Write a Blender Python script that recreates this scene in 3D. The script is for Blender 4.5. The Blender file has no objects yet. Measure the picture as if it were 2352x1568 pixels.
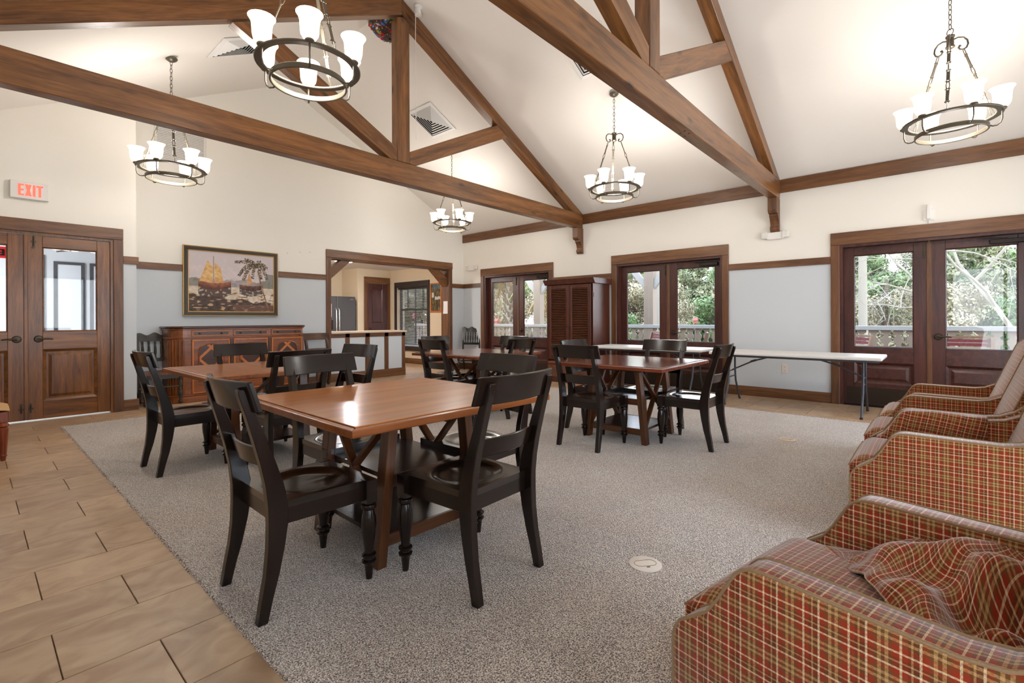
import bpy, bmesh, math, random
from mathutils import Vector, Matrix, noise
S = bpy.context.scene
C = S.collection
PI = math.pi
R = math.radians
random.seed(7)

# ------------------------------------------------------------------ camera
TH = R(41.47181)
cd = bpy.data.cameras.new('camera')
cam = bpy.data.objects.new('camera', cd)
C.objects.link(cam)
cd.sensor_width = 36.0
cd.lens = 1103.6476 * 36.0 / 2352.0
cd.shift_y = -50.978 / 2352.0
cd.clip_start = 0.02
cd.clip_end = 400
cam.matrix_world = Matrix.Translation((0, 0, 1.2)) @ Matrix.Rotation(TH - PI / 2, 4, 'Z') @ Matrix.Rotation(PI / 2, 4, 'X') @ Matrix.Rotation(R(-0.2317), 4, 'Z')
S.camera = cam

# ------------------------------------------------------------------ light
SKY_STRENGTH = 7.0
SHADE_STRENGTH = 0.7
BULB_W = 46.0
w = bpy.data.worlds.new('sky')
S.world = w
w.use_nodes = True
wn = w.node_tree.nodes
wl = w.node_tree.links
wn.clear()
wo = wn.new('ShaderNodeOutputWorld')
wb = wn.new('ShaderNodeBackground')
wtc = wn.new('ShaderNodeTexCoord')
wsp = wn.new('ShaderNodeSeparateXYZ')
wr = wn.new('ShaderNodeValToRGB')
wl.new(wtc.outputs['Generated'], wsp.inputs[0])
wl.new(wsp.outputs['Z'], wr.inputs['Fac'])
wr.color_ramp.elements[0].position = 0.0
wr.color_ramp.elements[0].color = (0.92, 0.95, 1.0, 1)
wr.color_ramp.elements[1].position = 0.7
wr.color_ramp.elements[1].color = (0.62, 0.76, 1.0, 1)
wl.new(wr.outputs['Color'], wb.inputs['Color'])
wb.inputs['Strength'].default_value = SKY_STRENGTH
wl.new(wb.outputs[0], wo.inputs[0])

S.view_settings.view_transform = 'Standard'
S.view_settings.look = 'None'
S.view_settings.gamma = 1.0
S.view_settings.exposure = 0.36
S.view_settings.use_curve_mapping = False
cy = S.cycles
cy.max_bounces = 6
cy.diffuse_bounces = 3
cy.glossy_bounces = 3
cy.transmission_bounces = 4
cy.transparent_max_bounces = 8
cy.caustics_reflective = False
cy.caustics_refractive = False
cy.sample_clamp_indirect = 6.0
cy.use_denoising = True
try:
    cy.use_light_tree = True
    cy.use_adaptive_sampling = True
    cy.adaptive_threshold = 0.02
except Exception:
    pass

# ------------------------------------------------------------------ materials
def mk(name):
    m = bpy.data.materials.new(name)
    m.use_nodes = True
    nt = m.node_tree
    b = nt.nodes.get('Principled BSDF')
    return m, nt, b

def rgb(h):
    """sRGB 0-255 triple to linear"""
    out = []
    for c in h:
        c = c / 255.0
        out.append(c / 12.92 if c <= 0.04045 else ((c + 0.055) / 1.055) ** 2.4)
    return (*out, 1.0)

def setp(b, **k):
    for n, v in k.items():
        n = n.replace('_', ' ')
        if n in b.inputs:
            b.inputs[n].default_value = v

def plain(name, col, rough=0.5, metal=0.0, spec=0.5, bump=0.0, bscale=60.0, coat=0.0):
    m, nt, b = mk(name)
    setp(b, Base_Color=rgb(col), Roughness=rough, Metallic=metal, Specular_IOR_Level=spec, Coat_Weight=coat)
    if bump:
        n = nt.nodes.new('ShaderNodeTexNoise')
        n.inputs['Scale'].default_value = bscale
        n.inputs['Detail'].default_value = 3
        tc = nt.nodes.new('ShaderNodeTexCoord')
        nt.links.new(tc.outputs['Object'], n.inputs['Vector'])
        bp = nt.nodes.new('ShaderNodeBump')
        bp.inputs['Strength'].default_value = bump
        bp.inputs['Distance'].default_value = 0.01
        nt.links.new(n.outputs['Fac'], bp.inputs['Height'])
        nt.links.new(bp.outputs[0], b.inputs['Normal'])
    return m

def wood(name, dark, light, axis='x', rough=0.35, scale=1.0, knots=0.0, spec=0.5, contrast=1.0, bump=0.15, coat=0.0, world=False):
    """long grain along a local axis"""
    m, nt, b = mk(name)
    N, L = nt.nodes, nt.links
    tc = N.new('ShaderNodeTexCoord')
    oi = N.new('ShaderNodeObjectInfo')
    mp = N.new('ShaderNodeMapping')
    sc = {'x': (0.7, 9, 9), 'y': (9, 0.7, 9), 'z': (9, 9, 0.7)}[axis]
    mp.inputs['Scale'].default_value = [v * scale for v in sc]
    ad = N.new('ShaderNodeVectorMath')
    ad.operation = 'ADD'
    mu = N.new('ShaderNodeVectorMath')
    mu.operation = 'SCALE'
    cb = N.new('ShaderNodeCombineXYZ')
    for i in range(3):
        L.new(oi.outputs['Random'], cb.inputs[i])
    L.new(cb.outputs[0], mu.inputs[0])
    mu.inputs['Scale'].default_value = 13.0
    L.new(tc.outputs['Object'], ad.inputs[0])
    L.new(mu.outputs[0], ad.inputs[1])
    L.new(ad.outputs[0], mp.inputs['Vector'])
    n1 = N.new('ShaderNodeTexNoise')
    n1.inputs['Scale'].default_value = 1.0
    n1.inputs['Detail'].default_value = 8
    n1.inputs['Roughness'].default_value = 0.62
    n1.inputs['Distortion'].default_value = 0.8
    L.new(mp.outputs[0], n1.inputs['Vector'])
    n2 = N.new('ShaderNodeTexNoise')
    n2.inputs['Scale'].default_value = 7.0
    n2.inputs['Detail'].default_value = 4
    L.new(mp.outputs[0], n2.inputs['Vector'])
    mx = N.new('ShaderNodeMath')
    mx.operation = 'MULTIPLY_ADD'
    L.new(n2.outputs['Fac'], mx.inputs[0])
    mx.inputs[1].default_value = 0.35
    L.new(n1.outputs['Fac'], mx.inputs[2])
    rp = N.new('ShaderNodeValToRGB')
    c0 = 0.67 - 0.22 / contrast
    c1 = 0.67 + 0.22 / contrast
    rp.color_ramp.elements[0].position = c0
    rp.color_ramp.elements[0].color = rgb(dark)
    rp.color_ramp.elements[1].position = c1
    rp.color_ramp.elements[1].color = rgb(light)
    L.new(mx.outputs[0], rp.inputs['Fac'])
    col = rp.outputs['Color']
    if knots:
        mk_ = N.new('ShaderNodeMapping')
        ks = {'x': (1.0, 2.6, 2.6), 'y': (2.6, 1.0, 2.6), 'z': (2.6, 2.6, 1.0)}[axis]
        mk_.inputs['Scale'].default_value = [v * 1.3 for v in ks]
        L.new(ad.outputs[0], mk_.inputs['Vector'])
        vo = N.new('ShaderNodeTexVoronoi')
        vo.inputs['Scale'].default_value = 1.5
        L.new(mk_.outputs[0], vo.inputs['Vector'])
        kr = N.new('ShaderNodeValToRGB')
        kr.color_ramp.elements[0].position = 0.04
        kr.color_ramp.elements[0].color = (0.12, 0.1, 0.08, 1)
        kr.color_ramp.elements[1].position = 0.17
        kr.color_ramp.elements[1].color = (1, 1, 1, 1)
        L.new(vo.outputs['Distance'], kr.inputs['Fac'])
        mm = N.new('ShaderNodeMixRGB')
        mm.blend_type = 'MULTIPLY'
        mm.inputs['Fac'].default_value = knots
        L.new(col, mm.inputs['Color1'])
        L.new(kr.outputs['Color'], mm.inputs['Color2'])
        col = mm.outputs['Color']
    L.new(col, b.inputs['Base Color'])
    setp(b, Roughness=rough, Specular_IOR_Level=spec, Coat_Weight=coat, Coat_Roughness=0.15)
    if bump:
        bp = N.new('ShaderNodeBump')
        bp.inputs['Strength'].default_value = bump
        bp.inputs['Distance'].default_value = 0.004
        L.new(mx.outputs[0], bp.inputs['Height'])
        L.new(bp.outputs[0], b.inputs['Normal'])
    return m

def wall_paint(name, top, low, zsplit=1.99):
    m, nt, b = mk(name)
    N, L = nt.nodes, nt.links
    g = N.new('ShaderNodeNewGeometry')
    sp = N.new('ShaderNodeSeparateXYZ')
    L.new(g.outputs['Position'], sp.inputs[0])
    cmpn = N.new('ShaderNodeMath')
    cmpn.operation = 'GREATER_THAN'
    cmpn.inputs[1].default_value = zsplit
    L.new(sp.outputs['Z'], cmpn.inputs[0])
    mx = N.new('ShaderNodeMixRGB')
    mx.inputs['Color1'].default_value = rgb(low)
    mx.inputs['Color2'].default_value = rgb(top)
    L.new(cmpn.outputs[0], mx.inputs['Fac'])
    L.new(mx.outputs[0], b.inputs['Base Color'])
    n = N.new('ShaderNodeTexNoise')
    n.inputs['Scale'].default_value = 90
    n.inputs['Detail'].default_value = 3
    L.new(g.outputs['Position'], n.inputs['Vector'])
    bp = N.new('ShaderNodeBump')
    bp.inputs['Strength'].default_value = 0.12
    bp.inputs['Distance'].default_value = 0.004
    L.new(n.outputs['Fac'], bp.inputs['Height'])
    L.new(bp.outputs[0], b.inputs['Normal'])
    setp(b, Roughness=0.75, Specular_IOR_Level=0.3)
    return m

def emit(name, col, strength):
    m, nt, b = mk(name)
    setp(b, Base_Color=rgb(col), Roughness=0.4, Emission_Color=rgb(col), Emission_Strength=strength)
    return m

def glass_pane(name, tint=(1, 1, 1, 1), refl=1.0):
    m = bpy.data.materials.new(name)
    m.use_nodes = True
    nt = m.node_tree
    N, L = nt.nodes, nt.links
    N.clear()
    o = N.new('ShaderNodeOutputMaterial')
    mix = N.new('ShaderNodeMixShader')
    t = N.new('ShaderNodeBsdfTransparent')
    t.inputs['Color'].default_value = tint
    gl = N.new('ShaderNodeBsdfGlossy')
    gl.inputs['Roughness'].default_value = 0.02
    fr = N.new('ShaderNodeFresnel')
    fr.inputs['IOR'].default_value = 1.45
    ml = N.new('ShaderNodeMath')
    ml.operation = 'MULTIPLY'
    ml.inputs[1].default_value = refl
    L.new(fr.outputs[0], ml.inputs[0])
    L.new(ml.outputs[0], mix.inputs['Fac'])
    L.new(t.outputs[0], mix.inputs[1])
    L.new(gl.outputs[0], mix.inputs[2])
    L.new(mix.outputs[0], o.inputs['Surface'])
    return m

def carpet_mat():
    m, nt, b = mk('carpet_loop')
    N, L = nt.nodes, nt.links
    tc = N.new('ShaderNodeTexCoord')
    n = N.new('ShaderNodeTexNoise')
    n.inputs['Scale'].default_value = 190
    n.inputs['Detail'].default_value = 2.5
    n.inputs['Roughness'].default_value = 0.7
    L.new(tc.outputs['Object'], n.inputs['Vector'])
    v = N.new('ShaderNodeTexVoronoi')
    v.inputs['Scale'].default_value = 130
    L.new(tc.outputs['Object'], v.inputs['Vector'])
    big = N.new('ShaderNodeTexNoise')
    big.inputs['Scale'].default_value = 2.2
    big.inputs['Detail'].default_value = 4
    L.new(tc.outputs['Object'], big.inputs['Vector'])
    rp = N.new('ShaderNodeValToRGB')
    e = rp.color_ramp.elements
    e[0].position = 0.40
    e[0].color = rgb((80, 66, 58))
    e[1].position = 0.60
    e[1].color = rgb((255, 244, 230))
    k = e.new(0.5)
    k.color = rgb((182, 165, 150))
    L.new(n.outputs['Fac'], rp.inputs['Fac'])
    mx = N.new('ShaderNodeMixRGB')
    mx.blend_type = 'MULTIPLY'
    mx.inputs['Fac'].default_value = 0.5
    br = N.new('ShaderNodeValToRGB')
    br.color_ramp.elements[0].position = 0.35
    br.color_ramp.elements[0].color = rgb((236, 222, 210))
    br.color_ramp.elements[1].position = 0.65
    br.color_ramp.elements[1].color = (1, 1, 1, 1)
    L.new(big.outputs['Fac'], br.inputs['Fac'])
    L.new(rp.outputs['Color'], mx.inputs['Color1'])
    L.new(br.outputs['Color'], mx.inputs['Color2'])
    L.new(mx.outputs[0], b.inputs['Base Color'])
    bp = N.new('ShaderNodeBump')
    bp.inputs['Strength'].default_value = 0.9
    bp.inputs['Distance'].default_value = 0.006
    L.new(v.outputs['Distance'], bp.inputs['Height'])
    L.new(bp.outputs[0], b.inputs['Normal'])
    setp(b, Roughness=1.0, Specular_IOR_Level=0.1, Sheen_Weight=0.6)
    return m

def tile_mat(name='tile_stone', c0=(166, 132, 100), c1=(196, 166, 132)):
    m, nt, b = mk(name)
    N, L = nt.nodes, nt.links
    g = N.new('ShaderNodeNewGeometry')
    oi = N.new('ShaderNodeObjectInfo')
    sc = N.new('ShaderNodeVectorMath')
    sc.operation = 'SCALE'
    cb = N.new('ShaderNodeCombineXYZ')
    for i in range(3):
        L.new(oi.outputs['Random'], cb.inputs[i])
    L.new(cb.outputs[0], sc.inputs[0])
    sc.inputs['Scale'].default_value = 20
    ad = N.new('ShaderNodeVectorMath')
    L.new(g.outputs['Position'], ad.inputs[0])
    L.new(sc.outputs[0], ad.inputs[1])
    mp = N.new('ShaderNodeMapping')
    mp.inputs['Scale'].default_value = (2.6, 3.6, 3)
    L.new(ad.outputs[0], mp.inputs['Vector'])
    n = N.new('ShaderNodeTexNoise')
    n.inputs['Scale'].default_value = 1.6
    n.inputs['Detail'].default_value = 7
    n.inputs['Distortion'].default_value = 1.6
    L.new(mp.outputs[0], n.inputs['Vector'])
    rp = N.new('ShaderNodeValToRGB')
    rp.color_ramp.elements[0].position = 0.3
    rp.color_ramp.elements[0].color = rgb(c0)
    rp.color_ramp.elements[1].position = 0.68
    rp.color_ramp.elements[1].color = rgb(c1)
    L.new(n.outputs['Fac'], rp.inputs['Fac'])
    hs = N.new('ShaderNodeHueSaturation')
    mr = N.new('ShaderNodeMapRange')
    mr.inputs['To Min'].default_value = 0.86
    mr.inputs['To Max'].default_value = 1.06
    L.new(oi.outputs['Random'], mr.inputs['Value'])
    L.new(mr.outputs[0], hs.inputs['Value'])
    L.new(rp.outputs['Color'], hs.inputs['Color'])
    L.new(hs.outputs[0], b.inputs['Base Color'])
    bp = N.new('ShaderNodeBump')
    bp.inputs['Strength'].default_value = 0.12
    bp.inputs['Distance'].default_value = 0.004
    L.new(n.outputs['Fac'], bp.inputs['Height'])
    L.new(bp.outputs[0], b.inputs['Normal'])
    setp(b, Roughness=0.38, Specular_IOR_Level=0.45)
    return m

def plaid_mat(name='plaid_wool', period=0.082):
    """woven plaid over UVs in metres"""
    m, nt, b = mk(name)
    N, L = nt.nodes, nt.links
    uv = N.new('ShaderNodeUVMap')
    sp = N.new('ShaderNodeSeparateXYZ')
    L.new(uv.outputs[0], sp.inputs[0])
    def band(axis):
        d = N.new('ShaderNodeMath')
        d.operation = 'DIVIDE'
        L.new(sp.outputs[axis], d.inputs[0])
        d.inputs[1].default_value = period
        f = N.new('ShaderNodeMath')
        f.operation = 'FRACT'
        L.new(d.outputs[0], f.inputs[0])
        rp = N.new('ShaderNodeValToRGB')
        rp.color_ramp.interpolation = 'CONSTANT'
        el = rp.color_ramp.elements
        red = rgb((150, 50, 22))
        dk = rgb((104, 50, 26))
        tan = rgb((192, 148, 94))
        cream = rgb((238, 208, 164))
        olive = rgb((108, 70, 36))
        seq = [(0, red), (0.10, cream), (0.145, red), (0.28, olive), (0.35, tan), (0.42, olive), (0.49, tan), (0.56, olive), (0.63, red),
               (0.75, cream), (0.795, dk), (0.90, tan), (0.94, dk)]
        el[0].position = 0
        el[0].color = seq[0][1]
        el[1].position = seq[1][0]
        el[1].color = seq[1][1]
        for p, c in seq[2:]:
            q = el.new(p)
            q.color = c
        L.new(f.outputs[0], rp.inputs['Fac'])
        return rp.outputs['Color']
    a, c = band('X'), band('Y')
    ck = N.new('ShaderNodeTexChecker')
    ck.inputs['Scale'].default_value = 1 / 0.0044
    ck.inputs['Color1'].default_value = (0.38, 0.38, 0.38, 1)
    ck.inputs['Color2'].default_value = (0.62, 0.62, 0.62, 1)
    L.new(uv.outputs[0], ck.inputs['Vector'])
    mx = N.new('ShaderNodeMixRGB')
    L.new(ck.outputs['Color'], mx.inputs['Fac'])
    L.new(a, mx.inputs['Color1'])
    L.new(c, mx.inputs['Color2'])
    L.new(mx.outputs[0], b.inputs['Base Color'])
    n = N.new('ShaderNodeTexNoise')
    n.inputs['Scale'].default_value = 500
    L.new(uv.outputs[0], n.inputs['Vector'])
    bp = N.new('ShaderNodeBump')
    bp.inputs['Strength'].default_value = 0.35
    bp.inputs['Distance'].default_value = 0.003
    L.new(n.outputs['Fac'], bp.inputs['Height'])
    L.new(bp.outputs[0], b.inputs['Normal'])
    setp(b, Roughness=0.9, Specular_IOR_Level=0.2, Sheen_Weight=1.0, Sheen_Roughness=0.35)
    return m

def vcol_mat(name, rough=0.7):
    m, nt, b = mk(name)
    a = nt.nodes.new('ShaderNodeVertexColor')
    a.layer_name = 'Col'
    nt.links.new(a.outputs['Color'], b.inputs['Base Color'])
    setp(b, Roughness=rough, Specular_IOR_Level=0.25)
    return m

def leaf_mat(name, c0, c1, c2):
    m, nt, b = mk(name)
    N, L = nt.nodes, nt.links
    g = N.new('ShaderNodeNewGeometry')
    n = N.new('ShaderNodeTexNoise')
    n.inputs['Scale'].default_value = 0.9
    n.inputs['Detail'].default_value = 5
    L.new(g.outputs['Position'], n.inputs['Vector'])
    rp = N.new('ShaderNodeValToRGB')
    rp.color_ramp.elements[0].position = 0.32
    rp.color_ramp.elements[0].color = rgb(c0)
    rp.color_ramp.elements[1].position = 0.68
    rp.color_ramp.elements[1].color = rgb(c2)
    q = rp.color_ramp.elements.new(0.5)
    q.color = rgb(c1)
    L.new(n.outputs['Fac'], rp.inputs['Fac'])
    L.new(rp.outputs[0], b.inputs['Base Color'])
    setp(b, Roughness=0.7, Specular_IOR_Level=0.2)
    return m

M = {}
M['ceiling'] = plain('ceiling_paint', (240, 233, 224), 0.85, bump=0.1, bscale=120, spec=0.2)
M['wall'] = wall_paint('wall_two_tone', (242, 236, 225), (206, 210, 213))
M['kitchen_wall'] = plain('kitchen_beige', (226, 206, 176), 0.8, spec=0.2, bump=0.08)
M['white_wall'] = plain('foyer_white', (206, 210, 216), 0.8, spec=0.2)
M['beam'] = wood('beam_cedar', (66, 36, 13), (146, 96, 50), 'x', rough=0.36, scale=1.2, knots=0.85, bump=0.3, coat=0.2)
M['trim'] = wood('trim_oak', (74, 43, 21), (132, 88, 52), 'y', rough=0.4, scale=1.6, bump=0.2)
M['trim_x'] = wood('trim_oak_x', (74, 43, 21), (132, 88, 52), 'x', rough=0.4, scale=1.6, bump=0.2)
M['trim_z'] = wood('trim_oak_z', (70, 41, 21), (124, 80, 47), 'z', rough=0.4, scale=1.6, bump=0.2)
M['door_red'] = wood('door_mahogany_z', (50, 24, 20), (92, 48, 38), 'z', rough=0.33, scale=1.6, bump=0.12)
M['door_red_h'] = wood('door_mahogany_y', (50, 24, 20), (92, 48, 38), 'y', rough=0.33, scale=1.6, bump=0.12)
M['door_oak'] = wood('door_oak_z', (80, 44, 15), (146, 90, 38), 'z', rough=0.3, scale=1.7, bump=0.12)
M['door_oak_h'] = wood('door_oak_x', (80, 44, 15), (146, 90, 38), 'x', rough=0.3, scale=1.7, bump=0.12)
M['table_top'] = wood('table_top_cherry', (142, 76, 24), (200, 124, 54), 'x', rough=0.28, scale=1.1, bump=0.07, coat=0.6, contrast=0.8)
M['table_edge'] = wood('table_edge_cherry', (104, 52, 16), (160, 90, 36), 'x', rough=0.3, scale=1.4, bump=0.1)
M['table_leg'] = wood('table_leg_cherry', (62, 33, 16), (110, 66, 36), 'z', rough=0.35, scale=1.6, bump=0.12)
M['table_leg_x'] = wood('table_rail_cherry', (62, 33, 16), (110, 66, 36), 'x', rough=0.35, scale=1.6, bump=0.12)
M['table_shelf'] = wood('table_shelf_dark', (40, 27, 22), (74, 54, 46), 'x', rough=0.25, scale=1.2, bump=0.1)
M['table2_top'] = wood('table_top_mahogany', (92, 40, 20), (146, 78, 42), 'x', rough=0.18, scale=1.1, bump=0.08, coat=0.8, contrast=0.8)
M['table2_edge'] = wood('table_edge_mahogany', (84, 34, 16), (134, 66, 34), 'x', rough=0.26, scale=1.4, bump=0.1)
M['black'] = wood('chair_black_wood', (13, 8, 6), (36, 23, 17), 'z', rough=0.22, scale=1.5, bump=0.06, coat=0.2, spec=0.4)
M['black_x'] = wood('chair_black_wood_x', (13, 8, 6), (38, 24, 18), 'x', rough=0.22, scale=1.5, bump=0.06, coat=0.2, spec=0.4)
M['black_y'] = wood('chair_black_wood_y', (14, 10, 8), (38, 27, 20), 'y', rough=0.2, scale=1.5, bump=0.06, coat=0.8)
M['brown_chair'] = wood('chair_brown_wood', (44, 26, 16), (92, 60, 38), 'x', rough=0.3, scale=1.5, bump=0.1)
M['green_black'] = wood('chair_olive_black', (30, 27, 20), (74, 66, 50), 'x', rough=0.35, scale=1.5, bump=0.1)
M['seat_red'] = wood('seat_red_wood', (80, 38, 22), (134, 76, 48), 'y', rough=0.3, scale=1.4, bump=0.1)
M['sideboard'] = wood('sideboard_cherry', (88, 42, 16), (158, 88, 38), 'x', rough=0.28, scale=1.3, bump=0.08, coat=0.2)
M['sideboard_z'] = wood('sideboard_cherry_z', (88, 42, 16), (158, 88, 38), 'z', rough=0.28, scale=1.3, bump=0.08, coat=0.2)
M['sideboard_dark'] = wood('sideboard_walnut', (46, 22, 12), (78, 40, 22), 'x', rough=0.3, scale=1.3, bump=0.05)
M['inlay'] = wood('sideboard_inlay', (168, 88, 32), (206, 124, 54), 'z', rough=0.3, scale=1.3, bump=0.05)
M['armoire'] = wood('armoire_mahogany', (52, 22, 14), (98, 48, 30), 'z', rough=0.3, scale=1.4, bump=0.1)
M['armoire_slat'] = wood('armoire_slat', (70, 38, 26), (124, 76, 52), 'y', rough=0.3, scale=1.4, bump=0.1)
M['armoire_void'] = plain('armoire_dark_inside', (24, 14, 10), 0.8)
M['mahogany'] = wood('mahogany_chair', (96, 34, 14), (156, 70, 34), 'z', rough=0.25, scale=1.4, bump=0.05)
M['tan_fabric'] = plain('tan_weave', (206, 164, 112), 0.95, bump=0.6, bscale=220)
M['carpet'] = carpet_mat()
M['tile'] = tile_mat()
M['grout'] = plain('grout', (158, 130, 104), 0.9)
M['plaid'] = plaid_mat()
M['piping'] = plain('piping_cord', (150, 120, 86), 0.85, bump=0.3, bscale=400)
M['bronze'] = plain('oil_bronze', (72, 62, 50), 0.38, metal=0.75)
M['pewter'] = plain('pewter_iron', (104, 96, 82), 0.42, metal=0.6)
M['dark_metal'] = plain('dark_hardware', (46, 40, 36), 0.4, metal=0.7)
M['kick'] = plain('kick_plate_bronze', (58, 46, 38), 0.35, metal=0.5)
M['chrome'] = plain('bright_metal', (210, 208, 204), 0.25, metal=0.9)
M['steel'] = plain('stainless', (112, 113, 118), 0.34, metal=0.75)
M['steel_dark'] = plain('steel_side', (70, 71, 75), 0.5, metal=0.3)
M['grey_leg'] = plain('grey_enamel', (70, 72, 78), 0.35, metal=0.4)
M['plastic'] = plain('white_plastic', (236, 232, 226), 0.5)
M['plastic_beige'] = plain('beige_plastic', (232, 222, 210), 0.5)
M['lens'] = plain('clear_lens', (222, 216, 204), 0.25)
M['foldtop'] = plain('table_top_white', (226, 222, 216), 0.42, bump=0.05, bscale=200)
M['counter'] = plain('counter_laminate', (214, 192, 168), 0.35)
M['vent'] = plain('vent_white', (240, 238, 234), 0.5)
M['vent_dark'] = plain('vent_shadow', (52, 50, 48), 0.9)
M['grille'] = plain('grille_white', (226, 222, 216), 0.6)
M['glass'] = glass_pane('window_glass', (0.97, 0.98, 0.98, 1), 0.8)
M['shade'] = emit('lamp_glass', (255, 247, 232), SHADE_STRENGTH)
M['fluoro'] = emit('kitchen_lamp', (250, 250, 255), 60.0)
M['gold'] = plain('frame_gold', (196, 152, 78), 0.35, metal=0.6)
M['frame_dark'] = plain('frame_black_brown', (52, 40, 28), 0.35)
M['art'] = vcol_mat('painted_canvas', 0.55)
M['beads'] = vcol_mat('glass_beads', 0.2)
M['red_sign'] = emit('sign_red', (255, 84, 66), 1.4)
M['sign_face'] = plain('sign_face', (232, 228, 222), 0.5)
M['red_plate'] = emit('sign_plate_red', (214, 30, 40), 0.5)
M['black_ink'] = plain('black_ink', (40, 14, 16), 0.6)
M['paper'] = plain('paper', (238, 232, 226), 0.8)
M['porch'] = plain('porch_paint_shaded', (124, 108, 92), 0.6)  # darkened in place of the shade of a porch roof that isn't built
M['porch_white_shaded'] = plain('porch_pale_shaded', (142, 138, 132), 0.6)  # pale paint dimmed as well, roof shade put into the colour
M['deck'] = plain('porch_deck', (112, 106, 98), 0.8)
M['grass'] = leaf_mat('grass_ground', (70, 76, 44), (98, 96, 62), (116, 110, 80))
M['leaf_a'] = leaf_mat('leaf_green', (58, 74, 44), (98, 118, 74), (138, 154, 110))
M['leaf_b'] = leaf_mat('leaf_olive', (76, 84, 58), (116, 120, 88), (150, 150, 118))
M['leaf_tan'] = leaf_mat('leaf_tan', (106, 98, 78), (140, 130, 104), (168, 158, 132))
M['bark_pale'] = plain('bark_pale', (132, 124, 112), 0.9, bump=0.6, bscale=14)
M['bark'] = plain('bark_brown', (84, 72, 60), 0.9, bump=0.6, bscale=12)
M['frond'] = leaf_mat('frond_green', (62, 78, 40), (92, 100, 58), (120, 112, 76))
M['frond_dead'] = leaf_mat('frond_dead', (106, 82, 54), (134, 108, 74), (150, 130, 96))
M['maroon'] = plain('woven_maroon', (104, 36, 40), 0.7)
M['cream_strap'] = plain('woven_cream', (150, 134, 110), 0.7)
M['teak'] = plain('teak_frame', (112, 84, 60), 0.6)
M['red_box'] = plain('birdhouse_red', (140, 70, 62), 0.7)
M['blind'] = plain('blind_white', (222, 226, 232), 0.6)
M['window_frame'] = plain('window_bronze', (52, 42, 38), 0.5)

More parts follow.
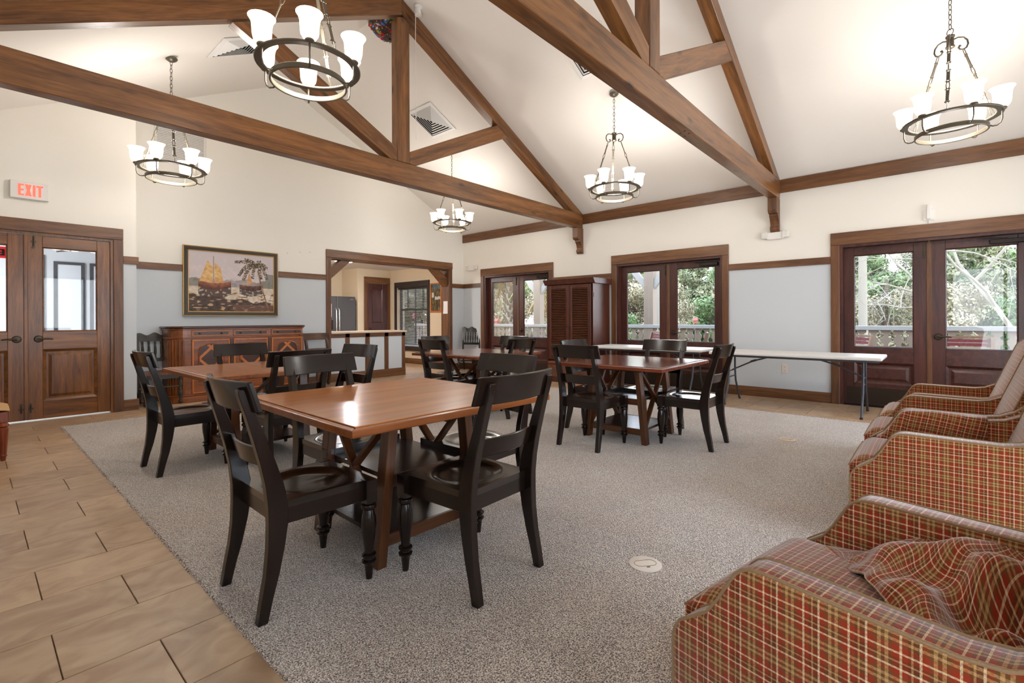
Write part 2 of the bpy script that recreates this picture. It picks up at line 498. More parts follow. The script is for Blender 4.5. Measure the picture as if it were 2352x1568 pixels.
# ------------------------------------------------------------------ mesh builder
class MB:
    def __init__(s):
        s.v, s.f = [], []
    def add(s, vs, fs):
        o = len(s.v)
        s.v += [tuple(p) for p in vs]
        s.f += [tuple(i + o for i in q) for q in fs]
        return s
    def box(s, x0, x1, y0, y1, z0, z1):
        return s.add([(x0, y0, z0), (x1, y0, z0), (x1, y1, z0), (x0, y1, z0), (x0, y0, z1), (x1, y0, z1), (x1, y1, z1), (x0, y1, z1)],
                     [(0, 3, 2, 1), (4, 5, 6, 7), (0, 1, 5, 4), (1, 2, 6, 5), (2, 3, 7, 6), (3, 0, 4, 7)])
    def prism(s, prof, a0, a1, axis):
        n = len(prof)
        def P(p, a):
            return {'x': (a, p[0], p[1]), 'y': (p[0], a, p[1]), 'z': (p[0], p[1], a)}[axis]
        vs = [P(p, a0) for p in prof] + [P(p, a1) for p in prof]
        fs = [tuple(range(n - 1, -1, -1)), tuple(range(n, 2 * n))]
        fs += [(i, (i + 1) % n, n + (i + 1) % n, n + i) for i in range(n)]
        return s.add(vs, fs)
    def hexa(s, p):
        return s.add(p, [(0, 3, 2, 1), (4, 5, 6, 7), (0, 1, 5, 4), (1, 2, 6, 5), (2, 3, 7, 6), (3, 0, 4, 7)])
    def bar(s, p0, p1, w, h, up=(0, 0, 1)):
        """rectangular bar from p0 to p1, w across, h along up"""
        p0, p1 = Vector(p0), Vector(p1)
        d = (p1 - p0).normalized()
        a = d.cross(Vector(up))
        if a.length < 1e-4:
            a = d.cross(Vector((1, 0, 0)))
        a.normalize()
        b = a.cross(d).normalized()
        a *= w / 2
        b *= h / 2
        return s.hexa([p0 - a - b, p0 + a - b, p0 + a + b, p0 - a + b, p1 - a - b, p1 + a - b, p1 + a + b, p1 - a + b])
    def sweep(s, pts, hw, hd):
        """near vertical square-section member; pts (x,y,z), half width in x, half depth in y (scalars or lists)"""
        n = len(pts)
        hw = hw if isinstance(hw, (list, tuple)) else [hw] * n
        hd = hd if isinstance(hd, (list, tuple)) else [hd] * n
        vs, fs = [], []
        for p, a, b in zip(pts, hw, hd):
            x, y, z = p
            vs += [(x - a, y - b, z), (x + a, y - b, z), (x + a, y + b, z), (x - a, y + b, z)]
        for i in range(n - 1):
            o = 4 * i
            for k in range(4):
                fs.append((o + k, o + (k + 1) % 4, o + 4 + (k + 1) % 4, o + 4 + k))
        fs += [(3, 2, 1, 0), tuple(4 * (n - 1) + k for k in range(4))]
        return s.add(vs, fs)
    def tube(s, pts, r, n=8, closed=False):
        pts = [Vector(p) for p in pts]
        m = len(pts)
        rr = r if isinstance(r, (list, tuple)) else [r] * m
        vs, fs = [], []
        prev = None
        for i, p in enumerate(pts):
            if closed:
                d = pts[(i + 1) % m] - pts[i - 1]
            else:
                d = pts[min(i + 1, m - 1)] - pts[max(i - 1, 0)]
            d.normalize()
            if prev is None:
                a = d.cross(Vector((0, 0, 1)))
                if a.length < 0.1:
                    a = d.cross(Vector((1, 0, 0)))
            else:
                a = prev - d * prev.dot(d)
            a.normalize()
            prev = a
            b = d.cross(a)
            for k in range(n):
                t = 2 * PI * k / n
                vs.append(p + (a * math.cos(t) + b * math.sin(t)) * rr[i])
        for i in range(m if closed else m - 1):
            j = (i + 1) % m
            for k in range(n):
                fs.append((i * n + k, i * n + (k + 1) % n, j * n + (k + 1) % n, j * n + k))
        if not closed:
            fs += [tuple(range(n - 1, -1, -1)), tuple((m - 1) * n + k for k in range(n))]
        return s.add(vs, fs)
    def lathe(s, prof, n=16, c=(0, 0, 0), cap=True, axis='z'):
        vs, fs = [], []
        m = len(prof)
        for r, z in prof:
            for k in range(n):
                t = 2 * PI * k / n
                p = (r * math.cos(t), r * math.sin(t), z)
                if axis == 'y':
                    p = (p[0], p[2], p[1])
                elif axis == 'x':
                    p = (p[2], p[0], p[1])
                vs.append((p[0] + c[0], p[1] + c[1], p[2] + c[2]))
        for i in range(m - 1):
            for k in range(n):
                fs.append((i * n + k, i * n + (k + 1) % n, (i + 1) * n + (k + 1) % n, (i + 1) * n + k))
        if cap:
            fs += [tuple(range(n - 1, -1, -1)), tuple((m - 1) * n + k for k in range(n))]
        return s.add(vs, fs)
    def grid(s, fn, nu, nv):
        vs = [fn(i / nu, j / nv) for j in range(nv + 1) for i in range(nu + 1)]
        fs = [(j * (nu + 1) + i, j * (nu + 1) + i + 1, (j + 1) * (nu + 1) + i + 1, (j + 1) * (nu + 1) + i) for j in range(nv) for i in range(nu)]
        return s.add(vs, fs)
    def frame(s, x0, x1, z0, z1, w, y0, y1):
        """rectangular picture-frame ring in the xz plane"""
        s.box(x0, x1, y0, y1, z0, z0 + w)
        s.box(x0, x1, y0, y1, z1 - w, z1)
        s.box(x0, x0 + w, y0, y1, z0 + w, z1 - w)
        s.box(x1 - w, x1, y0, y1, z0 + w, z1 - w)
        return s
    def mesh(s, name, mat, bevel=0.0, smooth=False, seg=1, boxuv=False, normals=True, angle=0.7):
        me = bpy.data.meshes.new(name)
        me.from_pydata(s.v, [], s.f)
        bm = bmesh.new()
        bm.from_mesh(me)
        if normals:
            bmesh.ops.recalc_face_normals(bm, faces=bm.faces)
        if bevel:
            es = [e for e in bm.edges if len(e.link_faces) == 2 and e.calc_face_angle(0) > 0.6]
            bmesh.ops.bevel(bm, geom=es, offset=bevel, segments=seg, affect='EDGES', profile=0.5, clamp_overlap=True)
        bm.to_mesh(me)
        bm.free()
        if mat:
            me.materials.append(mat)
        if smooth:
            me.polygons.foreach_set('use_smooth', [True] * len(me.polygons))
            try:
                me.set_sharp_from_angle(angle=angle)
            except Exception:
                pass
        if boxuv:
            box_uv(me)
        return me
    def obj(s, name, mat, parent=None, bevel=0.0, smooth=False, seg=1, loc=None, rotz=0.0, boxuv=False, normals=True, angle=0.7):
        return link(name, s.mesh(name, mat, bevel, smooth, seg, boxuv, normals, angle), parent, loc, rotz)

def box_uv(me):
    uv = me.uv_layers.new(name='UVMap')
    for p in me.polygons:
        n = p.normal
        ax = max(range(3), key=lambda i: abs(n[i]))
        for li in p.loop_indices:
            c = me.vertices[me.loops[li].vertex_index].co
            uv.data[li].uv = ((c.y, c.z) if ax == 0 else (c.x, c.z) if ax == 1 else (c.x, c.y))

def link(name, data, parent=None, loc=None, rotz=0.0):
    o = bpy.data.objects.new(name, data)
    C.objects.link(o)
    if parent:
        o.parent = parent
    if loc:
        o.location = loc
    if rotz:
        o.rotation_euler = (0, 0, rotz)
    return o

def tag(o, label, cat, group=None):
    o['label'] = label
    o['category'] = cat
    if group:
        o['group'] = group
    return o

def thing(name, label, cat, loc=(0, 0, 0), rotz=0.0, group=None):
    o = link(name, None, None, loc, rotz)
    o.empty_display_size = 0.1
    return tag(o, label, cat, group)

def struct(o):
    o['kind'] = 'structure'
    return o

def stuff(o):
    o['kind'] = 'stuff'
    return o

def bx(x0, x1, y0, y1, z0, z1):
    return MB().box(x0, x1, y0, y1, z0, z1)

def dup(root, loc, rotz=None, label=None):
    r = root.copy()
    C.objects.link(r)
    r.location = loc
    if rotz is not None:
        r.rotation_euler = (0, 0, rotz)
    if label:
        r['label'] = label
    for ch in root.children:
        c = ch.copy()
        C.objects.link(c)
        c.parent = r
        for g in ch.children:
            d = g.copy()
            C.objects.link(d)
            d.parent = c
    return r

# ------------------------------------------------------------------ room shell
XR, YG, YP = 8.06, 8.713, 8.125
RIDGE = 3.765
def zc(x):
    return min(3.26 + 0.5 * (8.06 - x), 3.525 + 0.5 * x)

floor = struct(MB().box(-0.8, 8.3, -2.8, 13.0, -0.12, -0.012).obj('floor', M['grout']))
tile_cache = {}
def tile_piece(x0, x1, y0, y1):
    g = 0.0035
    x0, x1, y0, y1 = x0 + g / 2, x1 - g / 2, y0 + g / 2, y1 - g / 2
    if x1 - x0 < 0.03 or y1 - y0 < 0.03:
        return
    k = (round(x1 - x0, 3), round(y1 - y0, 3))
    if k not in tile_cache:
        tile_cache[k] = bx(-k[0] / 2, k[0] / 2, -k[1] / 2, k[1] / 2, -0.012, 0).mesh('tile', M['tile'], bevel=0.0015)
    link('tile', tile_cache[k], floor, ((x0 + x1) / 2, (y0 + y1) / 2, random.uniform(-0.0008, 0)))
def tile_region(x0, x1, y0, y1, base, pitch=0.3475, a=0.475, b=0.207, L=0.805):
    k = math.floor((y0 - base) / pitch)
    while base + pitch * k < y1 - 0.01:
        r0, r1 = max(y0, base + pitch * k), min(y1, base + pitch * (k + 1))
        off = a if k % 2 == 0 else b
        n = math.floor((x0 - off) / L)
        while off + n * L < x1 - 0.01:
            tile_piece(max(x0, off + n * L), min(x1, off + (n + 1) * L), r0, r1)
            n += 1
        k += 1
tile_region(-0.5, 0.70, 1.2, 7.43, 2.545)
tile_region(-0.5, 8.06, 7.43, 8.125, 2.545)
tile_region(1.51, 8.06, 8.125, 8.713, 2.545)
tile_region(6.775, 8.06, -0.9, 7.43, 0.887, pitch=0.344)
tile_region(5.2, 8.06, 8.713, 11.77, 2.545)

def fn_carpet():
    m = MB()
    m.box(0.70, 6.775, -2.6, 7.43, -0.012, 0.004)
    return m
carpet = fn_carpet().obj('carpet', M['carpet'])
tag(carpet, 'large speckled taupe loop carpet filling the middle of the room', 'carpet')
# frayed loop edge along the visible border
eb = MB()
rnd = random.Random(3)
def tuft(x, y, s):
    eb.add([(x - s, y - s, 0.0), (x + s, y - s, 0.0), (x + s, y + s, 0.0), (x - s, y + s, 0.0), (x, y, 0.004 + s * 1.1)], [(0, 1, 4), (1, 2, 4), (2, 3, 4), (3, 0, 4)])
y = 1.4
while y < 7.43:
    tuft(0.70 + rnd.uniform(-0.007, 0.004), y, rnd.uniform(0.004, 0.008))
    y += rnd.uniform(0.005, 0.011)
x = 0.7
while x < 3.0:
    tuft(x, 7.43 + rnd.uniform(-0.004, 0.007), rnd.uniform(0.004, 0.008))
    x += rnd.uniform(0.008, 0.014)
y = -0.4
while y < 2.6:
    tuft(6.775 + rnd.uniform(-0.004, 0.007), y, rnd.uniform(0.004, 0.008))
    y += rnd.uniform(0.008, 0.014)
stuff(eb.obj('edge_tufts', M['carpet'], carpet))

struct(MB().prism([(-0.7, 3.175), (RIDGE, 5.4075), (8.3, 3.14), (8.3, 3.40), (RIDGE, 5.65), (-0.7, 3.42)], -2.8, 8.98, 'y').obj('ceiling', M['ceiling']))

D1, D2, D3 = (6.068, 7.994), (2.589, 4.5), (-0.874, 1.016)
m = MB()
for a, b in ((-2.8, D3[0]), (D3[1], D2[0]), (D2[1], D1[0]), (D1[1], 8.72)):
    m.box(XR, 8.30, a, b, -0.1, 3.2)
for a, b in (D1, D2, D3):
    m.box(XR, 8.30, a, b, 2.215, 3.2)
struct(m.obj('wall_right', M['wall']))
m = MB()
m.prism([(1.51, -0.1), (4.6, -0.1), (4.6, zc(4.6) + 0.03), (RIDGE, 5.43), (1.51, zc(1.51) + 0.03)], YG, 8.98, 'y')
m.prism([(4.6, 2.40), (7.6, 2.40), (7.6, zc(7.6) + 0.03), (4.6, zc(4.6) + 0.03)], YG, 8.98, 'y')
m.prism([(7.6, -0.1), (8.06, -0.1), (8.06, zc(8.06) + 0.03), (7.6, zc(7.6) + 0.03)], YG, 8.98, 'y')
struct(m.obj('wall_back', M['wall']))
m = MB()
m.prism([(-0.7, -0.1), (-0.36, -0.1), (-0.36, 3.38), (-0.7, 3.2)], YP, 8.28, 'y')
m.prism([(-0.36, 2.27), (1.267, 2.27), (1.267, zc(1.267) + 0.03), (-0.36, zc(-0.36) + 0.03)], YP, 8.28, 'y')
m.prism([(1.267, -0.1), (1.51, -0.1), (1.51, zc(1.51) + 0.03), (1.267, zc(1.267) + 0.03)], YP, 8.28, 'y')
m.box(1.36, 1.51, 8.28, YG, -0.1, zc(1.36) + 0.02)
struct(m.obj('wall_back_entry', M['wall']))
struct(MB().box(-0.7, -0.5, -0.25, YP, -0.1, 3.28).box(-0.7, -0.5, -2.8, -2.3, -0.1, 3.28).box(-0.7, -0.5, -2.3, -0.25, -0.1, 0.3).box(-0.7, -0.5, -2.3, -0.25, 2.5, 3.28).obj('wall_left', M['wall']))
w5 = struct(link('window_5', None, None, (-0.6, -1.275, 0.3), PI / 2))  # window in the unseen wall, added to brighten the near-left floor
MB().frame(-1.025, 1.025, 0, 2.2, 0.07, -0.05, 0.05).box(-0.03, 0.03, -0.05, 0.05, 0.07, 2.13).obj('window_frame', M['trim_x'], w5)
for k in (-1, 1):
    bx(k * 0.4925 - 0.4625, k * 0.4925 + 0.4625, -0.004, 0.004, 0.07, 2.13).obj('pane', M['glass'], w5)
m = MB()
WZ0, WZ1 = 0.3, 2.5
m.prism([(-0.7, -0.1), (8.3, -0.1), (8.3, WZ0), (-0.7, WZ0)], -2.8, -2.6, 'y')
m.prism([(-0.7, WZ1), (8.3, WZ1), (8.3, zc(8.3) + 0.03), (RIDGE, 5.43), (-0.7, zc(-0.7) + 0.03)], -2.8, -2.6, 'y')
for a, b in ((-0.7, -0.1), (3.5, 4.0), (7.6, 8.3)):
    m.box(a, b, -2.8, -2.6, WZ0, WZ1)
struct(m.obj('wall_front', M['wall']))
for i, (a, b) in enumerate(((-0.1, 3.5), (4.0, 7.6))):  # unseen windows, added and sized to let fill light in from behind
    fill_wn = struct(link('window_%d' % (i + 2), None, None, ((a + b) / 2, -2.7, WZ0)))
    h = (b - a) / 2
    m = MB().frame(-h, h, 0, WZ1 - WZ0, 0.07, -0.05, 0.05)
    for k in (-1, 1):
        m.box(k * h / 3 - 0.03, k * h / 3 + 0.03, -0.05, 0.05, 0.07, WZ1 - WZ0 - 0.07)
    m.obj('window_frame', M['trim_x'], fill_wn)
    for k in (-1, 0, 1):
        bx(k * 2 * h / 3 - h / 3 + 0.03, k * 2 * h / 3 + h / 3 - 0.03, -0.004, 0.004, 0.07, WZ1 - WZ0 - 0.07).obj('pane', M['glass'], fill_wn)

# trims
ti = [0]
def trim(m, mat, bevel=0.003):
    ti[0] += 1
    return struct(m.obj('trim_%d' % ti[0], mat, bevel=bevel))
trim(bx(8.03, XR, -2.6, 8.713, 3.07, 3.262), M['trim'])
for a, b in ((8.095, 8.693), (4.6, 5.968), (1.116, 2.487), (-2.6, -0.974)):
    trim(bx(8.038, XR, a, b, 1.962, 2.062), M['trim'])
trim(bx(1.51, 4.511, 8.691, YG, 1.962, 2.062), M['trim_x'])
trim(bx(7.678, XR, 8.691, YG, 1.962, 2.062), M['trim_x'])
trim(bx(1.367, 1.532, 8.103, YP, 1.962, 2.062), M['trim_x'])
trim(bx(1.51, 1.532, YP, 8.691, 1.962, 2.062), M['trim'])
struct(MB().box(8.038, XR, 8.095, 8.693, 0, 0.146).box(8.038, XR, 4.6, 5.968, 0, 0.146).box(8.038, XR, 1.116, 2.487, 0, 0.146).obj('baseboard_right', M['trim'], bevel=0.003))
struct(MB().box(1.532, 4.511, 8.691, YG, 0, 0.146).box(7.678, XR, 8.691, YG, 0, 0.146).obj('baseboard_back', M['trim_x'], bevel=0.003))
struct(MB().box(1.367, 1.532, 8.103, YP, 0, 0.146).box(1.51, 1.532, YP, 8.691, 0, 0.146).obj('baseboard_entry', M['trim_x'], bevel=0.003))

# ------------------------------------------------------------------ doors
def panel_ring(m, x0, x1, z0, z1, wdt, yb, yf):
    """bevelled moulding ring around a panel, in the xz plane; yb back, yf front (smaller y is nearer the room)"""
    o = [(x0, z0), (x1, z0), (x1, z1), (x0, z1)]
    i = [(x0 + wdt, z0 + wdt), (x1 - wdt, z0 + wdt), (x1 - wdt, z1 - wdt), (x0 + wdt, z1 - wdt)]
    for k in range(4):
        k2 = (k + 1) % 4
        a, b, c, d = o[k], o[k2], i[k2], i[k]
        m.add([(a[0], yf, a[1]), (b[0], yf, b[1]), (c[0], yb, c[1]), (d[0], yb, d[1]), (a[0], yb + 0.002, a[1]), (b[0], yb + 0.002, b[1])],
              [(0, 1, 2, 3), (0, 4, 5, 1), (4, 3, 2, 5)])

def lever(parent, x, z, sx, mat):
    """lever handle: round rose, neck and lever pointing along sx; y=0 is the door face"""
    m = MB()
    m.lathe([(0.042, 0), (0.042, -0.006), (0.034, -0.016), (0.012, -0.018), (0.011, -0.05)], 20, (x, 0, z), axis='y')
    m.tube([(x, -0.048, z), (x + sx * 0.03, -0.052, z), (x + sx * 0.08, -0.05, z + 0.004), (x + sx * 0.125, -0.046, z - 0.002)], [0.012, 0.011, 0.010, 0.009], 10)
    return m.obj('handle', mat, parent, smooth=True)

def leaf(door, x0, x1, y, H, mv, mh, glass, panel, kick=None, hand=None, bolts=(), closer=False, thick=0.045, oak=False):
    """door leaf with its own origin; x0..x1 in door space, front face at y. glass (a,b,z0,z1), panel (a,b,z0,z1)"""
    W = x1 - x0
    lf = link('door_leaf', None, door, (x0, y, 0))
    ga, gb, gz0, gz1 = glass[0] - x0, glass[1] - x0, glass[2], glass[3]
    st = MB()
    st.box(0, ga, 0, thick, 0.015, H).box(gb, W, 0, thick, 0.015, H)
    st.obj('stile', mv, lf, bevel=0.003)
    rl = MB()
    pz0, pz1 = panel[2], panel[3]
    rl.box(ga, gb, 0, thick, gz1, H).box(ga, gb, 0, thick, pz1, gz0).box(ga, gb, 0, thick, 0.015, pz0)
    rl.obj('rail', mh, lf, bevel=0.003)
    m = MB()
    panel_ring(m, ga, gb, pz0, pz1, 0.03, 0.022, -0.004)
    panel_ring(m, ga, gb, gz0, gz1, 0.012, 0.016, -0.004)
    m.obj('moulding', mh, lf)
    m = MB()
    m.box(ga, gb, 0.024, 0.034, pz0, pz1)
    a, b, c, d = ga + 0.05, gb - 0.05, pz0 + 0.05, pz1 - 0.05
    e = 0.03
    m.add([(a, 0.024, c), (b, 0.024, c), (b, 0.024, d), (a, 0.024, d), (a + e, 0.01, c + e), (b - e, 0.01, c + e), (b - e, 0.01, d - e), (a + e, 0.01, d - e)],
          [(4, 5, 6, 7), (0, 1, 5, 4), (1, 2, 6, 5), (2, 3, 7, 6), (3, 0, 4, 7)])
    m.obj('panel', mv if oak else mh, lf)
    bx(ga, gb, 0.02, 0.026, gz0, gz1).obj('pane', M['glass'], lf)
    if kick:
        bx(0.03, W - 0.03, -0.003, 0, 0.03, kick).obj('kick_plate', M['kick'], lf)
    if hand:
        lever(lf, hand[0] - x0, hand[1], hand[2], M['bronze'])
    for (bxp, z0, z1) in bolts:
        m = MB()
        m.box(bxp - x0 - 0.009, bxp - x0 + 0.009, -0.006, 0, z0, z1)
        m.tube([(bxp - x0, -0.012, z0 + 0.01), (bxp - x0, -0.012, z1 - 0.01)], 0.006, 8)
        m.lathe([(0.013, 0), (0.013, -0.022)], 10, (bxp - x0, 0, z0 if z0 > 1 else z1), axis='y')
        m.box(bxp - x0 - 0.022, bxp - x0 + 0.022, -0.014, 0, (z0 + z1) / 2 - 0.008, (z0 + z1) / 2 + 0.008)
        m.obj('slide_bolt', M['bronze'], lf)
    if closer:
        m = MB()
        m.box(W - 0.36, W - 0.06, -0.05, 0, H - 0.10, H - 0.045)
        m.obj('closer', M['dark_metal'], lf, bevel=0.006)
        m = MB()
        m.bar((W - 0.2, -0.06, H - 0.035), (W - 0.48, -0.075, H - 0.02), 0.022, 0.008)
        m.bar((W - 0.48, -0.075, H - 0.02), (W - 0.30, -0.01, H - 0.012), 0.018, 0.008)
        m.obj('closer_arm', M['dark_metal'], lf)
    return lf

def casing(door, a, b, top, w, head, mx, mz, y=0.0, t=0.03, bottom=0.0):
    MB().box(a - w, b + w, y - t, y, top, top + head).obj('casing', mx, door, bevel=0.004)
    for x0, x1 in ((a - w, a), (b, b + w)):
        bx(x0, x1, y - t + 0.004, y, bottom, top).obj('casing', mz, door, bevel=0.004)

def patio_door(n, span):
    """glazed double door in the right wall. Door space: x runs towards -y of the room, y into the wall"""
    y0, y1 = span
    W = y1 - y0
    d = struct(link('door_%d' % n, None, None, (XR, y1, 0), -PI / 2))
    casing(d, 0, W, 2.215, 0.1, 0.17, M['trim_x'], M['trim_z'])
    MB().box(0, 0.035, 0, 0.2, 0, 2.215).box(W - 0.035, W, 0, 0.2, 0, 2.215).box(0.035, W - 0.035, 0, 0.2, 2.18, 2.215).obj('jamb', M['door_red'], d)
    bx(0.035, W - 0.035, 0.06, 0.24, -0.01, 0.012).obj('threshold', M['dark_metal'], d)
    mid = W / 2
    f = 0.11
    leaf(d, 0.036, mid - 0.004, f, 2.178, M['door_red'], M['door_red_h'], (0.155, mid - 0.155, 0.80, 2.065), (0.155, mid - 0.155, 0.30, 0.59),
         kick=0.25, bolts=((mid - 0.05, 1.98, 2.14),))
    leaf(d, mid + 0.004, W - 0.036, f, 2.178, M['door_red'], M['door_red_h'], (mid + 0.155, W - 0.155, 0.80, 2.065), (mid + 0.155, W - 0.155, 0.30, 0.59),
         kick=0.25, hand=(mid + 0.085, 0.955, 1), closer=True)
    bx(mid - 0.027, mid + 0.027, f - 0.012, f, 0.02, 2.17).obj('astragal', M['trim_z'], d, bevel=0.004)
patio_door(1, D1)
patio_door(2, D2)
patio_door(3, D3)

d4 = struct(link('door_4', None, None, (-0.36, YP, 0)))
W4 = 1.627
casing(d4, 0, W4, 2.27, 0.10, 0.147, M['trim_x'], M['trim_z'])
MB().box(0, 0.03, 0, 0.15, 0, 2.27).box(W4 - 0.03, W4, 0, 0.15, 0, 2.27).box(0.03, W4 - 0.03, 0, 0.15, 2.24, 2.27).obj('jamb', M['door_oak'], d4)
mid4 = 0.812
leaf(d4, 0.032, mid4 - 0.004, 0.025, 2.235, M['door_oak'], M['door_oak_h'], (0.162, mid4 - 0.148, 1.075, 2.10), (0.162, mid4 - 0.148, 0.225, 0.855),
     hand=(mid4 - 0.075, 0.985, -1), bolts=((mid4 - 0.04, 0.10, 0.20),), oak=True)
leaf(d4, mid4 + 0.004, W4 - 0.032, 0.025, 2.235, M['door_oak'], M['door_oak_h'], (mid4 + 0.148, W4 - 0.162, 1.075, 2.10), (mid4 + 0.148, W4 - 0.162, 0.225, 0.855),
     hand=(mid4 + 0.11, 0.985, 1), bolts=((mid4 + 0.07, 2.09, 2.23), (mid4 + 0.04, 0.10, 0.20)), oak=True)
bx(mid4 - 0.016, mid4 + 0.022, 0.012, 0.03, 0.02, 2.23).obj('astragal', M['door_oak'], d4, bevel=0.005)

# ------------------------------------------------------------------ kitchen opening, post and braces
op = struct(link('trim_opening', None, None, (4.6, YG, 0)))
MB().box(-0.089, 3.089, -0.03, 0, 2.40, 2.552).obj('casing', M['trim_x'], op, bevel=0.004)
MB().box(-0.089, 0, -0.026, 0, 0, 2.40).obj('casing', M['trim_z'], op, bevel=0.004)
MB().box(3.0, 3.079, -0.026, 0, 0, 2.40).obj('casing', M['trim_z'], op, bevel=0.004)
MB().box(0.0, 0.018, 0, 0.27, 0.97, 2.40).box(2.982, 3.0, 0, 0.27, 0, 2.40).obj('jamb', M['trim_z'], op)
MB().box(0.018, 2.982, 0, 0.27, 2.382, 2.40).obj('lining', M['trim_x'], op)
MB().hexa([(0.02, 0.05, 1.98), (0.02, 0.22, 1.98), (0.02, 0.22, 2.19), (0.02, 0.05, 2.19), (0.47, 0.05, 2.38), (0.47, 0.22, 2.38), (0.26, 0.22, 2.38), (0.26, 0.05, 2.38)]).obj('brace', M['trim_x'], op, bevel=0.003)
MB().hexa([(2.98, 0.05, 1.98), (2.98, 0.22, 1.98), (2.98, 0.22, 2.19), (2.98, 0.05, 2.19), (2.53, 0.05, 2.38), (2.53, 0.22, 2.38), (2.74, 0.22, 2.38), (2.74, 0.05, 2.38)]).obj('brace', M['trim_x'], op, bevel=0.003)
pp = MB().box(-0.002, 0, 0, 0.15, 0, 0.3).grid(lambda u, v: (-0.003 - 0.012 * (1 - v) ** 2 * u, 0.15 * u, 0.3 * v), 4, 6).obj('paper_notice', M['paper'], None, loc=(7.58, 8.75, 1.34))
tag(pp, 'white paper notice taped to the dark post of the kitchen opening', 'notice')

pen = thing('kitchen_counter', 'half height counter with framed grey panels and pale worktop in the kitchen opening', 'counter', (4.6, YG, 0))
bx(0.0, 1.72, 0.012, 0.26, 0, 0.93).obj('body', M['trim_x'], pen)
for a, b in ((0.0, 0.306), (0.4, 0.748), (0.848, 1.2), (1.297, 1.64)):
    bx(a, b, 0.004, 0.013, 0.164, 0.852).obj('panel', plain('panel_grey', (206, 212, 216), 0.7) if 'panel_grey' not in bpy.data.materials else bpy.data.materials['panel_grey'], pen)
for a, b in ((0.306, 0.4), (0.748, 0.848), (1.2, 1.297), (1.64, 1.72)):
    bx(a, b, -0.008, 0.013, 0.146, 0.93).obj('stile', M['trim_z'], pen, bevel=0.002)
bx(0.0, 1.72, -0.008, 0.013, 0.852, 0.93).obj('top_rail', M['trim_x'], pen, bevel=0.002)
bx(0.0, 1.725, -0.014, 0.013, 0.0, 0.164).obj('base_rail', M['trim_x'], pen, bevel=0.002)
bx(0.0, 1.75, -0.04, 0.55, 0.932, 0.97).obj('worktop', M['counter'], pen, bevel=0.006)

# ------------------------------------------------------------------ kitchen room
m = MB()
m.box(7.0, 8.06, 11.77, 11.9, -0.1, 2.62)
m.box(7.0, 7.1, 11.9, 12.6, -0.1, 2.62)
m.box(4.1, 7.1, 12.6, 12.7, -0.1, 2.62)
m.box(4.1, 4.25, 8.98, 12.6, -0.1, 2.62)
struct(m.obj('wall_kitchen_back', M['kitchen_wall']))
m = MB()
KW = (10.11, 11.47, 0.47, 2.10)
m.box(8.06, 8.30, 8.72, KW[0], -0.1, 2.62).box(8.06, 8.30, KW[1], 11.9, -0.1, 2.62)
m.box(8.06, 8.30, KW[0], KW[1], -0.1, KW[2]).box(8.06, 8.30, KW[0], KW[1], KW[3], 2.62)
struct(m.obj('wall_kitchen_right', M['kitchen_wall']))
struct(bx(4.1, 8.3, 8.98, 12.7, 2.606, 2.75).obj('ceiling_kitchen', M['ceiling']))
struct(MB().box(8.04, 8.06, 8.98, 11.77, 0, 0.146).obj('baseboard_kitchen', M['trim']))
wk = struct(link('window_1', None, None, (8.06, KW[1], 0), -PI / 2))
WW = KW[1] - KW[0]
MB().box(-0.1, WW + 0.1, -0.03, 0, KW[3], KW[3] + 0.15).box(-0.1, 0, -0.028, 0, KW[2] - 0.1, KW[3]).box(WW, WW + 0.1, -0.028, 0, KW[2] - 0.1, KW[3]).box(-0.12, WW + 0.12, -0.05, 0, KW[2] - 0.12, KW[2]).obj('casing', M['window_frame'], wk, bevel=0.004)
m = MB().frame(0, WW, KW[2], KW[3], 0.05, 0.10, 0.15)
m.box(0.05, WW - 0.05, 0.10, 0.15, 1.45, 1.50)
for i in (1, 2, 3):
    m.box(WW * i / 4 - 0.012, WW * i / 4 + 0.012, 0.11, 0.14, 1.5, KW[3] - 0.05)
m.box(WW / 2 - 0.014, WW / 2 + 0.014, 0.11, 0.14, KW[2] + 0.05, 1.45)
m.obj('window_frame', M['window_frame'], wk)
bx(0.05, WW - 0.05, 0.122, 0.128, KW[2] + 0.05, KW[3] - 0.05).obj('pane', M['glass'], wk)
bl = thing('venetian_blind', 'white venetian blind with open slats on the kitchen window', 'blind', (8.10, KW[1] - 0.02, 0.0), -PI / 2)
bx(0, WW - 0.04, -0.025, 0.025, KW[3] - 0.05, KW[3] - 0.005).obj('head_rail', M['window_frame'], bl)
sm = MB().hexa([(0, -0.016, 0.0), (WW - 0.05, -0.016, 0.0), (WW - 0.05, 0.016, 0.0), (0, 0.016, 0.0), (0, -0.016, 0.003), (WW - 0.05, -0.016, 0.003), (WW - 0.05, 0.016, 0.003), (0, 0.016, 0.003)]).mesh('slat', M['blind'])
z = KW[2] + 0.04
while z < KW[3] - 0.07:
    link('slat', sm, bl, (0.005, 0, z))
    z += 0.043
m = MB()
for xx in (0.15, WW - 0.2):
    m.tube([(xx, 0, KW[2] + 0.03), (xx, 0, KW[3] - 0.05)], 0.0025, 5)
m.obj('cord', M['window_frame'], bl)
bx(0.005, WW - 0.045, -0.02, 0.02, KW[2] + 0.01, KW[2] + 0.028).obj('bottom_rail', M['blind'], bl)

